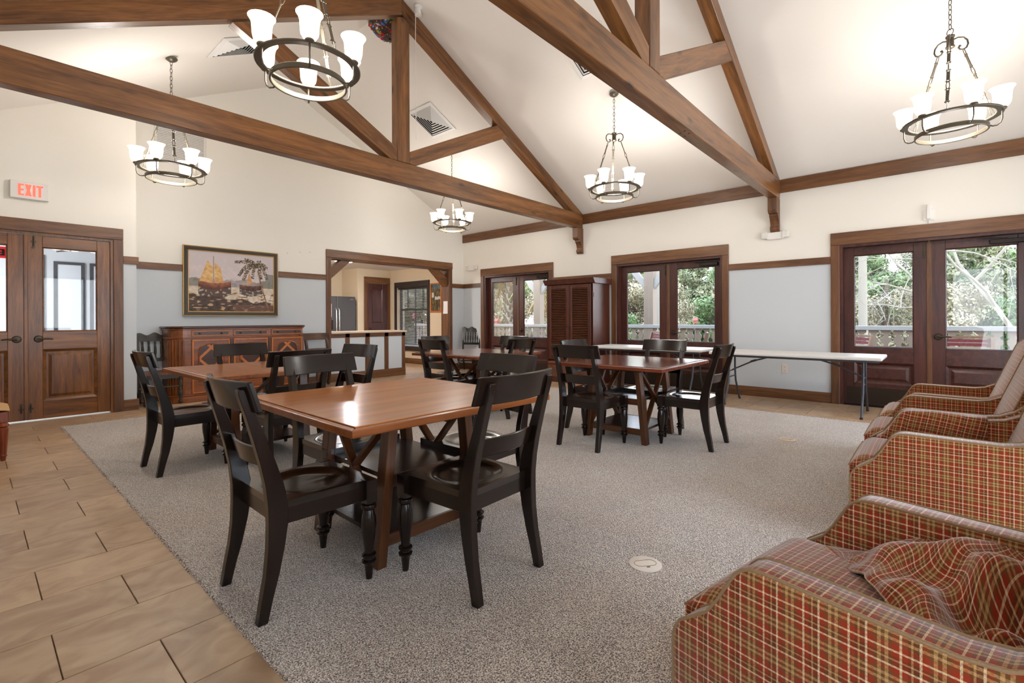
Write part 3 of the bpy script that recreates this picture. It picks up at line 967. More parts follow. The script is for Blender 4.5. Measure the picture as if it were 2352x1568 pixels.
d5 = struct(link('door_5', None, None, (7.29, 11.77, 0)))
casing(d5, 0, 0.62, 2.22, 0.105, 0.17, M['trim_x'], M['trim_z'])
lf = link('door_leaf', None, d5, (0, -0.042, 0))
m = MB().box(0, 0.13, 0, 0.04, 0.01, 2.21).box(0.46, 0.62, 0, 0.04, 0.01, 2.21)
m.obj('stile', M['door_red'], lf, bevel=0.003)
MB().box(0.13, 0.46, 0, 0.04, 2.05, 2.21).box(0.13, 0.46, 0, 0.04, 0.9, 1.12).box(0.13, 0.46, 0, 0.04, 0.01, 0.25).obj('rail', M['door_red_h'], lf, bevel=0.003)
for z0, z1 in ((1.12, 2.05), (0.25, 0.9)):
    m = MB().box(0.13, 0.46, 0.02, 0.03, z0, z1)
    panel_ring(m, 0.13, 0.46, z0, z1, 0.025, 0.02, -0.002)
    m.obj('panel', M['door_red'], lf)
MB().lathe([(0.03, 0), (0.03, -0.006), (0.01, -0.012), (0.01, -0.03), (0.026, -0.04), (0.03, -0.055), (0.022, -0.068), (0.004, -0.072)], 16, (0.055, 0, 0.965), axis='y').obj('knob', M['bronze'], lf, smooth=True)

fr = thing('refrigerator', 'stainless steel two door refrigerator in the kitchen alcove', 'refrigerator', (5.98, 11.72, 0))
bx(0, 0.92, 0.06, 0.8, 0.02, 1.80).obj('body', M['steel_dark'], fr, bevel=0.006)
dl = bx(0.0, 0.388, 0, 0.055, 0.06, 1.82).obj('door', M['steel'], fr, bevel=0.008)
dr = bx(0.394, 0.92, 0, 0.055, 0.06, 1.82).obj('door', M['steel'], fr, bevel=0.008)
for p, xx in ((dl, 0.35), (dr, 0.432)):
    MB().tube([(xx, 0.0, 0.62), (xx, -0.045, 0.66), (xx, -0.05, 1.0), (xx, -0.045, 1.46), (xx, 0.0, 1.50)], 0.016, 10).obj('handle', M['chrome'], p, smooth=True)
bx(0.08, 0.28, -0.004, 0.0, 0.95, 1.2).obj('dispenser', M['black_ink'], dl)
bx(0.06, 0.24, -0.006, 0.0, 1.28, 1.62).obj('note', M['paper'], dl)
bx(0.76, 0.85, -0.003, 0.0, 1.735, 1.752).obj('badge', M['chrome'], dr)

for i, (xx, yy, lab) in enumerate(((5.62, 9.95, 'glowing ceiling lamp right of the left knee brace in the kitchen'), (4.95, 10.3, 'glowing ceiling lamp behind the left knee brace in the kitchen'))):
    kl = thing('ceiling_lamp', lab, 'ceiling lamp', (xx, yy, 2.606), 0, 'kitchen ceiling lamps')
    bx(-0.2, 0.2, -0.2, 0.2, -0.02, 0).obj('base', M['plastic'], kl)
    bx(-0.18, 0.18, -0.18, 0.18, -0.10, -0.02).obj('diffuser', M['fluoro'], kl, bevel=0.03, seg=2)

# ------------------------------------------------------------------ foyer behind the oak doors
m = MB()
m.box(-1.9, 1.9, 11.6, 11.7, -0.1, 2.8).box(-2.0, -1.9, 8.28, 11.7, -0.1, 2.8).box(1.9, 2.0, 8.98, 11.7, -0.1, 2.8)
m.box(1.51, 2.0, 8.98, 9.0, -0.1, 2.8)
struct(m.obj('wall_foyer', M['white_wall']))
struct(MB().box(-2.0, 1.36, 8.28, 8.98, 2.7, 2.8).box(-2.0, 2.0, 8.98, 11.7, 2.7, 2.8).obj('ceiling_foyer', M['ceiling']))
struct(MB().box(-2.0, 1.36, 8.15, 8.98, -0.1, -0.005).box(-2.0, 2.0, 8.98, 11.7, -0.1, -0.005).obj('floor_foyer', M['foldtop']))
# grey framed inner doors seen through the pane
for k, (xx, lab) in enumerate(((1.02, 'a'), (1.50, 'b'))):
    fd = struct(link('door_%d' % (6 + k), None, None, (xx, 11.6, 0)))
    MB().frame(-0.03, 0.38, -0.05, 2.25, 0.05, -0.04, 0.0).obj('casing', M['grey_leg'], fd)
    bx(0.02, 0.33, -0.03, 0.0, 0.0, 2.2).obj('door_leaf', M['white_wall'], fd)
lw = struct(link('window_4', None, None, (0.62, 11.59, 0.6)))
MB().frame(-0.02, 0.26, 0.0, 1.75, 0.025, -0.03, 0.0).obj('window_frame', M['grey_leg'], lw)
for i in range(6):
    bx(0.005, 0.235, -0.01, -0.004, 0.03 + i * 0.285, 0.03 + i * 0.285 + 0.27).obj('pane', emit('lit_pane_%d' % i, ((196, 206, 150), (150, 160, 110), (176, 186, 130), (206, 204, 160), (140, 150, 96), (186, 196, 140))[i], 0.5), lw)
bx(1.62, 1.70, 10.2, 10.3, 0, 2.3).obj('trim_foyer', M['grey_leg'])['kind'] = 'structure'
fch = thing('foyer_chandelier', 'small row of glowing glass lamps seen through the oak door pane', 'chandelier', (1.28, 10.6, 2.7))
MB().tube([(0, 0, 0), (0, 0, -0.30)], 0.01, 8).obj('stem', M['pewter'], fch)
MB().tube([(-0.34, 0, -0.38), (-0.1, 0, -0.33), (0.1, 0, -0.33), (0.34, 0, -0.38)], 0.012, 8).obj('arm', M['pewter'], fch)
for xx in (-0.34, -0.22, -0.12, 0.12, 0.22, 0.34):
    MB().lathe([(0.028, -0.36), (0.05, -0.35), (0.058, -0.30), (0.056, -0.23), (0.064, -0.20)], 12, (xx, 0, 0)).obj('glass_shade', M['shade'], fch, smooth=True)
fl_ = bpy.data.lights.new('foyer_light', 'AREA')
fl_.energy = 40
fl_.size = 1.6
fo = bpy.data.objects.new('foyer_light', fl_)
C.objects.link(fo)
fo.location = (0.0, 9.9, 2.66)
sg = thing('inner_exit_sign', 'red exit sign seen from behind through the left oak door pane', 'sign', (0.06, 8.62, 1.98))
bx(-0.28, 0.30, 0, 0.015, 0.0, 0.14).obj('plate', M['red_plate'], sg)
m = MB()
m.box(0.215, 0.24, -0.004, 0, 0.03, 0.11).box(0.16, 0.24, -0.004, 0, 0.03, 0.05).box(0.16, 0.24, -0.004, 0, 0.062, 0.078).box(0.16, 0.24, -0.004, 0, 0.092, 0.11)
m.bar((0.13, -0.002, 0.03), (0.06, -0.002, 0.11), 0.004, 0.022, (0.75, 0, 0.66)).bar((0.06, -0.002, 0.03), (0.13, -0.002, 0.11), 0.004, 0.022, (-0.75, 0, 0.66))
m.box(0.01, 0.03, -0.004, 0, 0.03, 0.11).box(-0.10, -0.02, -0.004, 0, 0.09, 0.11).box(-0.07, -0.05, -0.004, 0, 0.03, 0.11)
m.obj('lettering', M['black_ink'], sg)

# ------------------------------------------------------------------ roof trusses
def member(name, parent, poly, y0, y1, org, ang, bevel=0.006):
    """truss member: poly in world xz, built along its own local x so the grain follows it"""
    ca, sa = math.cos(ang), math.sin(ang)
    loc = [((px - org[0]) * ca + (pz - org[1]) * sa, -(px - org[0]) * sa + (pz - org[1]) * ca) for px, pz in poly]
    t = (y1 - y0) / 2
    o = MB().prism(loc, -t, t, 'y').obj(name, M['beam'], parent, bevel=bevel)
    o.location = (org[0], (y0 + y1) / 2, org[1])
    o.rotation_euler = (0, -ang, 0)
    return o
AS = math.atan(0.5)
def truss(y0, label, bolts):
    y1 = y0 + 0.135
    t = thing('roof_truss', label, 'truss', (0, 0, 0), 0, 'timber roof trusses')
    member('bottom_chord', t, [(-0.49, 2.985), (8.028, 2.985), (8.028, 3.25), (7.98, 3.26), (-0.49, 3.262)], y0, y1, (0, 3.12), 0)
    g = 0.012
    def top(x):
        return 7.29 - 0.5 * x - g
    d = 0.212
    pr = [(RIDGE, top(RIDGE)), (8.03, top(8.03)), (8.03, 3.255), (7.67, 3.262), (RIDGE, top(RIDGE) - d)]
    member('rafter', t, [pr[0], pr[1], pr[2], pr[3], pr[4]], y0, y1, (RIDGE, top(RIDGE)), -AS)
    mir = lambda p: (2 * RIDGE - p[0], p[1])
    member('rafter', t, [mir(p) for p in (pr[0], (8.0, top(8.0)), (8.0, 3.262), (7.67, 3.262), pr[4])], y0, y1, (RIDGE, top(RIDGE)), AS)
    k = member('king_post', t, [(3.69, 3.262), (3.88, 3.262), (3.88, 5.12), (3.785, 5.16), (3.69, 5.12)], y0 - 0.002, y1 + 0.002, (3.785, 4.2), PI / 2)
    st = [(3.882, 3.424), (3.882, 3.262), (3.985, 3.262), (5.83, 4.163), (5.575, 4.29)]
    member('strut', t, st, y0 + 0.004, y1 - 0.004, (3.88, 3.35), math.atan(0.49))
    member('strut', t, [(7.57 - p[0], p[1]) for p in st], y0 + 0.004, y1 - 0.004, (3.69, 3.35), -math.atan(0.49))
    cp = [(8.058, 2.984), (7.855, 2.984), (7.855, 2.80), (7.862, 2.775), (7.88, 2.758), (7.912, 2.752), (7.935, 2.748), (7.935, 2.72), (7.955, 2.705), (7.975, 2.68), (7.992, 2.645), (8.003, 2.60), (8.003, 2.578), (7.988, 2.572), (7.98, 2.556), (7.982, 2.53), (7.992, 2.508), (8.012, 2.49), (8.058, 2.49)]
    o = MB().prism([(p[0] - 8.0, p[1] - 2.7) for p in cp], -0.06, 0.06, 'y').obj('corbel', M['trim_z'], t, bevel=0.003)
    o.location = (8.0, (y0 + y1) / 2, 2.7)
    if bolts:
        m = MB()
        for xx, yy in ((3.77, 0.045), (3.86, 0.04), (3.80, 0.1), (3.9, 0.095)):
            m.lathe([(0.011, 2.988), (0.011, 2.9835)], 10, (xx + 0.75, y0 + yy, 0))
        m.obj('bolt_hole', M['dark_metal'], t)
    return t
truss(5.222, 'timber roof truss farther from the camera in front of the gable wall', False)
truss(1.747, 'timber roof truss nearer the camera with bolt holes under its chord', True)

# ------------------------------------------------------------------ dining tables
def dining_table(label, loc, rotz, half, top, edge):
    t = thing('dining_table', label, 'table', loc, rotz, 'square dining tables')
    h = half
    # moulded edge band: four mitred boards around the panel
    zt, zb = 0.764, 0.727
    for k in range(4):
        e = 0.03
        o = [(-h, -h), (h, -h), (h - e, -h + e), (-h + e, -h + e)]
        def r(p):
            for _ in range(k):
                p = (-p[1], p[0])
            return p
        m = MB().hexa([(*r(o[0]), zb), (*r(o[1]), zb), (*r(o[2]), zb), (*r(o[3]), zb), (*r(o[0]), zt - 0.004), (*r(o[1]), zt - 0.004), (*r(o[2]), zt - 0.002), (*r(o[3]), zt - 0.002)])
        m.obj('edge_band', edge, t, bevel=0.005, seg=2)
    hb = h - 0.034
    bx(-hb, hb, -hb, hb, 0.735, 0.766).obj('tabletop', top, t, bevel=0.002)
    MB().box(-0.29, 0.29, -0.36, -0.33, 0.69, 0.735).box(-0.29, 0.29, 0.33, 0.36, 0.69, 0.735).box(-0.29, -0.20, -0.33, 0.33, 0.70, 0.735).box(0.20, 0.29, -0.33, 0.33, 0.70, 0.735).obj('apron', M['table_shelf'], t)
    for sx in (-1, 1):
        for sy in (-1, 1):
            MB().sweep([(sx * 0.312, sy * 0.30, 0), (sx * 0.24, sy * 0.30, 0.70)], 0.026, 0.036).obj('leg', M['table_leg'], t, bevel=0.003)
        def xz(z):
            return sx * (0.312 - 0.072 * z / 0.7)
        MB().bar((xz(0.15), -0.275, 0.15), (xz(0.69), 0.275, 0.69), 0.024, 0.045, (1, 0, 0)).obj('brace', M['table_leg'], t, bevel=0.002)
        MB().bar((xz(0.15) - sx * 0.004, 0.275, 0.15), (xz(0.69) - sx * 0.004, -0.275, 0.69), 0.022, 0.045, (1, 0, 0)).obj('brace', M['table_leg'], t, bevel=0.002)
    for z, w in ((0.41, 0.25), (0.125, 0.28)):
        bx(-w, w, -0.285, 0.285, z - 0.012, z + 0.012).obj('shelf', M['table_shelf'], t)
        for sy in (-1, 1):
            bx(-w - 0.01, w + 0.01, sy * 0.295 - 0.011, sy * 0.295 + 0.011, z - 0.045, z + 0.014).obj('shelf_rail', M['table_leg_x'], t, bevel=0.002)
    return t
Z0 = 0.004
dining_table('square cherry dining table nearest the camera with glare on its top', (1.632, 2.324, Z0), R(-1.5), 0.622, M['table_top'], M['table_edge'])
dining_table('square dining table in front of the carved sideboard', (1.79, 4.74, Z0), R(90), 0.61, M['table_top'], M['table_edge'])
dining_table('square reddish dining table between the white folding tables and the nearest table', (4.545, 2.39, Z0), R(91), 0.605, M['table2_top'], M['table2_edge'])
dining_table('square dining table farthest back beside the louvered armoire', (4.48, 4.58, Z0), R(0.5), 0.61, M['table2_top'], M['table2_edge'])

# ------------------------------------------------------------------ ladderback dining chair
def turned_leg(x, y, s=1.0):
    m = MB()
    m.box(x - 0.027, x + 0.027, y - 0.027, y + 0.027, 0.355, 0.459)
    prof = [(0.014, 0), (0.021, 0.062), (0.024, 0.07), (0.032, 0.078), (0.033, 0.086), (0.023, 0.092), (0.022, 0.098), (0.033, 0.106), (0.033, 0.114), (0.022, 0.122),
            (0.021, 0.135), (0.025, 0.16), (0.032, 0.205), (0.035, 0.245), (0.033, 0.285), (0.027, 0.312), (0.025, 0.32), (0.034, 0.328), (0.036, 0.336), (0.034, 0.344), (0.025, 0.35), (0.025, 0.357)]
    m.lathe(prof, 16, (x, y, 0))
    return m

def arc_rail(hw, yb0, sag, z0, z1, lean, t, flare=0.0, n=14):
    """board curved in plan, ends forward (+y), leaning back by lean over its height"""
    vs, fs = [], []
    for i in range(n + 1):
        u = -1 + 2 * i / n
        for (zz, dy) in ((z0, 0), (z1, 0), (z1, t), (z0, t)):
            k = (zz - z0) / (z1 - z0)
            x = hw * u * (1 + flare * (1 - k))
            y = yb0 + sag * u * u - lean * k + dy
            vs.append((x, y, zz))
    for i in range(n):
        o = 4 * i
        for k in range(4):
            fs.append((o + k, o + (k + 1) % 4, o + 4 + (k + 1) % 4, o + 4 + k))
    fs += [(3, 2, 1, 0), (4 * n, 4 * n + 1, 4 * n + 2, 4 * n + 3)]
    return MB().add(vs, fs)

def seat_mesh(wf, wb, y0, y1, zb, zt, scoop=0.017):
    """saddle seat with a scooped top"""
    m = MB()
    nu, nv = 22, 20
    def P(u, v):
        y = y0 + (y1 - y0) * v
        w_ = wb + (wf - wb) * v
        x = (u - 0.5) * w_
        ex = (x / (0.41 * wf)) ** 2 + ((y - (y0 + y1) / 2 - 0.0) / (0.40 * (y1 - y0))) ** 2
        d = max(0.0, 1 - ex)
        d = min(1.0, d * 2.2)
        d = d * d * (3 - 2 * d)
        rid = math.exp(-(x / 0.03) ** 2) * max(0, v - 0.45) * 0.6
        return (x, y, zt - scoop * d * (1 - rid))
    m.grid(P, nu, nv)
    n = len(m.v)
    ring = [i for i in range(nu + 1)] + [(nu + 1) * j + nu for j in range(1, nv + 1)] + [(nu + 1) * nv + i for i in range(nu - 1, -1, -1)] + [(nu + 1) * j for j in range(nv - 1, 0, -1)]
    base = len(m.v)
    m.v += [(m.v[i][0], m.v[i][1], zb) for i in ring]
    L_ = len(ring)
    m.f += [(ring[k], base + k, base + (k + 1) % L_, ring[(k + 1) % L_]) for k in range(L_)]
    m.f.append(tuple(base + k for k in range(L_ - 1, -1, -1)))
    return m

def dining_chair(label, wz, wx, wy):
    t = thing('dining_chair', label, 'chair', (0, 0, 0), 0, 'ladderback dining chairs')
    seat_mesh(0.445, 0.42, -0.172, 0.262, 0.428, 0.457).obj('seat', wy, t, smooth=True, angle=0.6)
    m = MB()
    m.box(-0.20, 0.20, 0.23, 0.258, 0.362, 0.430).box(-0.195, 0.195, -0.171, -0.145, 0.362, 0.430)
    for s in (-1, 1):
        m.hexa([(s * 0.196 - 0.012, -0.165, 0.362), (s * 0.196 + 0.012, -0.165, 0.362), (s * 0.209 + 0.012, 0.215, 0.362), (s * 0.209 - 0.012, 0.215, 0.362),
                (s * 0.196 - 0.012, -0.165, 0.430), (s * 0.196 + 0.012, -0.165, 0.430), (s * 0.209 + 0.012, 0.215, 0.430), (s * 0.209 - 0.012, 0.215, 0.430)])
    m.obj('apron', wx, t, bevel=0.002)
    for s in (-1, 1):
        turned_leg(s * 0.225, 0.232).obj('leg', wz, t, smooth=True, angle=0.5)
    for s in (-1, 1):
        pts = [(s * 0.212, -0.235, 0), (s * 0.211, -0.217, 0.09), (s * 0.209, -0.196, 0.18), (s * 0.207, -0.180, 0.28), (s * 0.206, -0.172, 0.37), (s * 0.205, -0.172, 0.45),
               (s * 0.204, -0.186, 0.54), (s * 0.203, -0.210, 0.63), (s * 0.202, -0.240, 0.73), (s * 0.201, -0.272, 0.83), (s * 0.200, -0.300, 0.91), (s * 0.200, -0.308, 0.932)]
        hd = [0.017, 0.020, 0.024, 0.029, 0.034, 0.035, 0.031, 0.026, 0.022, 0.018, 0.015, 0.009]
        MB().sweep(pts, 0.0195, [h * 1.12 for h in hd]).obj('back_post', wz, t, bevel=0.003, smooth=True, angle=0.5)
    arc_rail(0.25, -0.304, 0.045, 0.838, 0.960, 0.036, 0.021, 0.02).obj('top_rail', wx, t, bevel=0.004, smooth=True, angle=0.5)
    arc_rail(0.192, -0.226, 0.032, 0.600, 0.682, 0.022, 0.016).obj('back_slat', wx, t, bevel=0.003, smooth=True, angle=0.5)
    return t
chairs = [
    (1.000, 2.205, -91, 'black ladderback dining chair at the left end of the nearest table, nearest the tile floor'),
    (1.612, 1.680, 1.5, 'black ladderback dining chair tucked into the near right edge of the nearest table'),
    (1.590, 2.860, 181, 'black dining chair on the far left side of the nearest table, facing the camera'),
    (2.130, 2.170, 91, 'black dining chair beyond the right end of the nearest table, glare on its seat'),
    (1.190, 4.680, -88, 'black dining chair at the left end of the sideboard table, seen in profile'),
    (1.850, 5.060, 180, 'black dining chair right in front of the sideboard doors, facing the camera'),
    (1.745, 4.050, 0, 'black dining chair between the nearest table and the sideboard table, seen from behind'),
    (2.235, 4.160, 96, 'black dining chair at the right side of the sideboard table before the kitchen counter'),
    (3.960, 2.490, -90, 'black dining chair at the left side of the reddish right table, seen from behind'),
    (4.570, 2.820, 180, 'black dining chair behind the reddish right table, before the armoire'),
    (4.900, 2.290, 90, 'black dining chair behind the reddish right table below the middle glass doors'),
    (4.625, 1.753, 0, 'black dining chair at the near right side of the reddish right table, sunlit seat'),
    (3.950, 4.530, -90, 'black dining chair at the left side of the farthest table, seen from behind'),
    (4.450, 5.130, 180, 'black dining chair on the far side of the farthest table below the kitchen window'),
    (4.830, 4.480, 90, 'black dining chair at the far right side of the farthest table, before glass doors'),
    (4.500, 4.090, 0, 'black dining chair at the near side of the farthest table, seen from behind'),
]
proto = dining_chair(chairs[0][3], M['black'], M['black_x'], M['black_y'])
for i, (x, y, a, lab) in enumerate(chairs):
    if i == 0:
        proto.location = (x, y, Z0)
        proto.rotation_euler = (0, 0, R(a))
    else:
        dup(proto, (x, y, Z0), R(a), lab)
bc = dining_chair('brown dining chair against the back wall between sideboard and kitchen counter', M['brown_chair'], M['brown_chair'], M['brown_chair'])
bc.location = (4.25, 8.30, 0)
bc.rotation_euler = (0, 0, PI)

# ------------------------------------------------------------------ spindle-back chairs
def spindle_chair(label, loc, a, wd, nsp):
    t = thing('spindle_chair', label, 'chair', loc, a, 'spindle back chairs')
    seat_mesh(0.47, 0.43, -0.21, 0.25, 0.435, 0.468, 0.01).obj('seat', M['seat_red'], t, smooth=True, angle=0.6)
    m = MB().box(-0.20, 0.20, 0.19, 0.215, 0.375, 0.435).box(-0.19, 0.19, -0.19, -0.17, 0.375, 0.435)
    m.box(-0.205, -0.185, -0.17, 0.19, 0.375, 0.435).box(0.185, 0.205, -0.17, 0.19, 0.375, 0.435)
    m.obj('apron', wd, t)
    for s in (-1, 1):
        m = MB()
        m.lathe([(0.014, 0), (0.028, 0.02), (0.03, 0.04), (0.018, 0.06), (0.02, 0.075), (0.018, 0.08), (0.03, 0.13), (0.024, 0.19), (0.018, 0.21), (0.024, 0.225), (0.018, 0.235), (0.03, 0.29), (0.022, 0.34), (0.018, 0.36), (0.026, 0.375), (0.026, 0.436)], 14, (s * 0.205, 0.20, 0))
        m.obj('leg', wd, t, smooth=True)
        MB().sweep([(s * 0.19, -0.25, 0), (s * 0.195, -0.21, 0.22), (s * 0.2, -0.19, 0.45), (s * 0.205, -0.215, 0.7), (s * 0.215, -0.27, 1.0)], 0.017, [0.018, 0.02, 0.024, 0.02, 0.016]).obj('back_post', wd, t, bevel=0.003)
    vs, fs = [], []
    n = 20
    for i in range(n + 1):
        u = -1 + 2 * i / n
        zt = 1.005 + 0.022 * math.cos(u * 2.5 * PI) * (1 - 0.2 * abs(u)) + (0.012 if abs(u) > 0.9 else 0)
        x = 0.232 * u
        for zz, dy in ((0.90, 0), (zt, -0.02), (zt, 0.002), (0.90, 0.022)):
            vs.append((x, -0.268 + dy, zz))
    for i in range(n):
        o = 4 * i
        for k in range(4):
            fs.append((o + k, o + (k + 1) % 4, o + 4 + (k + 1) % 4, o + 4 + k))
    fs += [(3, 2, 1, 0), (4 * n, 4 * n + 1, 4 * n + 2, 4 * n + 3)]
    MB().add(vs, fs).obj('crest_rail', wd, t, bevel=0.003)
    MB().box(-0.19, 0.19, -0.232, -0.21, 0.60, 0.65).obj('lower_rail', wd, t, bevel=0.003)
    for k in range(nsp):
        xx = -0.15 + 0.30 * k / (nsp - 1)
        m = MB()
        zs = [0.64, 0.66, 0.69, 0.72, 0.76, 0.80, 0.84, 0.87, 0.90, 0.915]
        rs = [0.006, 0.012, 0.008, 0.015, 0.017, 0.015, 0.010, 0.014, 0.008, 0.007]
        m.tube([(xx, -0.222 - (z - 0.64) * 0.12, z) for z in zs], rs, 10)
        m.obj('spindle', wd, t, smooth=True)
    for s in (-1, 1):
        MB().tube([(s * 0.2, 0.2, 0.20), (s * 0.195, -0.21, 0.22)], 0.011, 8).obj('stretcher', wd, t)
    MB().tube([(-0.2, 0.2, 0.26), (0.2, 0.2, 0.26)], 0.011, 8).obj('stretcher', wd, t)
    MB().box(-0.19, 0.19, -0.225, -0.205, 0.20, 0.225).obj('stretcher', wd, t)
    return t
spindle_chair('olive black spindle back chair in the corner left of the sideboard', (1.83, 8.42, 0), PI, M['green_black'], 5)
spindle_chair('black spindle back chair with red seat in the room corner by the left glass doors', (7.78, 8.22, 0), R(122), M['black_x'], 6)

# ------------------------------------------------------------------ carved sideboard
sb = thing('sideboard', 'carved cherry sideboard with three drawers and lattice inlaid doors under the painting', 'sideboard', (1.92, 8.22, 0))
W = 1.98
def bow(off, z0, z1, name, mat, bevel=0.004):
    """plan outline with rounded front corners, grown by off"""
    pr = []
    for k in range(7):
        a = PI / 2 * k / 6
        pr.append((0.20 - (0.20 + off) * math.cos(a) , 0.20 - (0.20 + off) * math.sin(a)))
    q = [(W - p[0], p[1]) for p in reversed(pr)]
    return MB().prism([(-off, 0.47)] + pr + q + [(W + off, 0.47)], z0, z1, 'z').obj(name, mat, sb, bevel=bevel)
bow(0.0, 0.10, 1.07, 'carcass', M['sideboard'])
bow(0.03, 0.0, 0.085, 'plinth', M['sideboard'], 0.008)
bow(0.018, 0.085, 0.108, 'plinth_moulding', M['sideboard'], 0.008)
bow(0.012, 0.93, 0.95, 'waist_moulding', M['sideboard'], 0.006)
bow(0.022, 1.062, 1.085, 'cornice', M['sideboard'], 0.006)
bow(0.04, 1.083, 1.115, 'top', M['sideboard_dark'], 0.010)
cols = ((0.252, 0.766), (0.812, 1.331), (1.382, 1.898 - 0.0))
for a, b in cols:
    d = bx(a, b, -0.012, 0.02, 0.958, 1.058).obj('drawer', M['sideboard'], sb, bevel=0.003)
    m = MB().frame(a + 0.012, b - 0.012, 0.968, 1.048, 0.012, -0.022, -0.012)
    m.obj('drawer_moulding', M['inlay'], d, bevel=0.003)
    bx(a + 0.03, b - 0.03, -0.014, -0.011, 0.984, 1.032).obj('drawer_panel', M['sideboard_dark'], d)
    for f in (0.2, 0.77):
        MB().lathe([(0.013, -0.012), (0.006, -0.022), (0.012, -0.032), (0.013, -0.038), (0.006, -0.044)], 12, (a + (b - a) * f, 0, 1.008), axis='y').obj('knob', M['chrome'] if False else M['bronze'], d, smooth=True)
    dd = bx(a, b, -0.012, 0.02, 0.116, 0.922).obj('door', M['sideboard'], sb, bevel=0.003)
    MB().frame(a + 0.006, b - 0.006, 0.122, 0.916, 0.02, -0.024, -0.012).obj('door_moulding', M['inlay'], dd, bevel=0.004)
    # arched inset panel with lattice
    c, hw = (a + b) / 2, 0.165
    top_ = [(c + hw * math.cos(t_), 0.70 + 0.0 + (0.13 * max(0, math.sin(t_)) ** 0.7 if 0.0 < t_ < PI else 0)) for t_ in [PI * k / 14 for k in range(15)]]
    op_ = [(c - hw, 0.30), (c + hw, 0.30)] + [(px, pz + 0.02) for px, pz in top_]
    MB().prism(op_, -0.016, -0.010, 'y').obj('inset_panel', M['sideboard_dark'], dd)
    rim = [Vector((px, -0.017, pz)) for px, pz in op_]
    MB().tube(rim, 0.010, 6, closed=True).obj('arch_moulding', M['sideboard'], dd, smooth=True)
    m = MB()
    for sgn in (-1, 1):
        for k in range(-1, 3):
            z0 = 0.30 + 0.165 * 2 * k
            p0, p1 = (c - sgn * hw, z0), (c + sgn * hw, z0 + 0.33)
            ts = [0, 1]
            def cut(p, q, zmin, zmax):
                ta = 0.0 if q[1] == p[1] else (zmin - p[1]) / (q[1] - p[1])
                tb = (zmax - p[1]) / (q[1] - p[1])
                a_, b_ = max(0, ta), min(1, tb)
                return a_, b_
            ta, tb = cut(p0, p1, 0.315, 0.842)
            if tb - ta > 0.05:
                f_ = lambda t_: (p0[0] + (p1[0] - p0[0]) * t_, -0.018 - 0.0006 * sgn, p0[1] + (p1[1] - p0[1]) * t_)
                m.bar(f_(ta), f_(tb), 0.003, 0.036, (1 if sgn < 0 else -1, 0, 1))
    m.obj('lattice', M['inlay'], dd)
for a in (0.772, 1.338):
    m = bx(a, a + 0.034, -0.01, 0.01, 0.12, 0.92)
    for k in range(10):
        m.lathe([(0.011, -0.016), (0.004, -0.01)], 8, (a + 0.017, 0, 0.62 + k * 0.028), axis='y')
    m.obj('carved_stile', M['sideboard_dark'], sb)
for s in (0, 1):
    m = MB()
    for k in range(6):
        a = R(14 + 62 * k / 5)
        x, y = 0.20 - 0.203 * math.cos(a), 0.20 - 0.203 * math.sin(a)
        if s:
            x = W - x
        m.lathe([(0.012, 0.125), (0.014, 0.14), (0.014, 0.90), (0.012, 0.915)], 8, (x, y, 0))
    m.obj('fluted_column', M['sideboard_z'], sb, smooth=True)

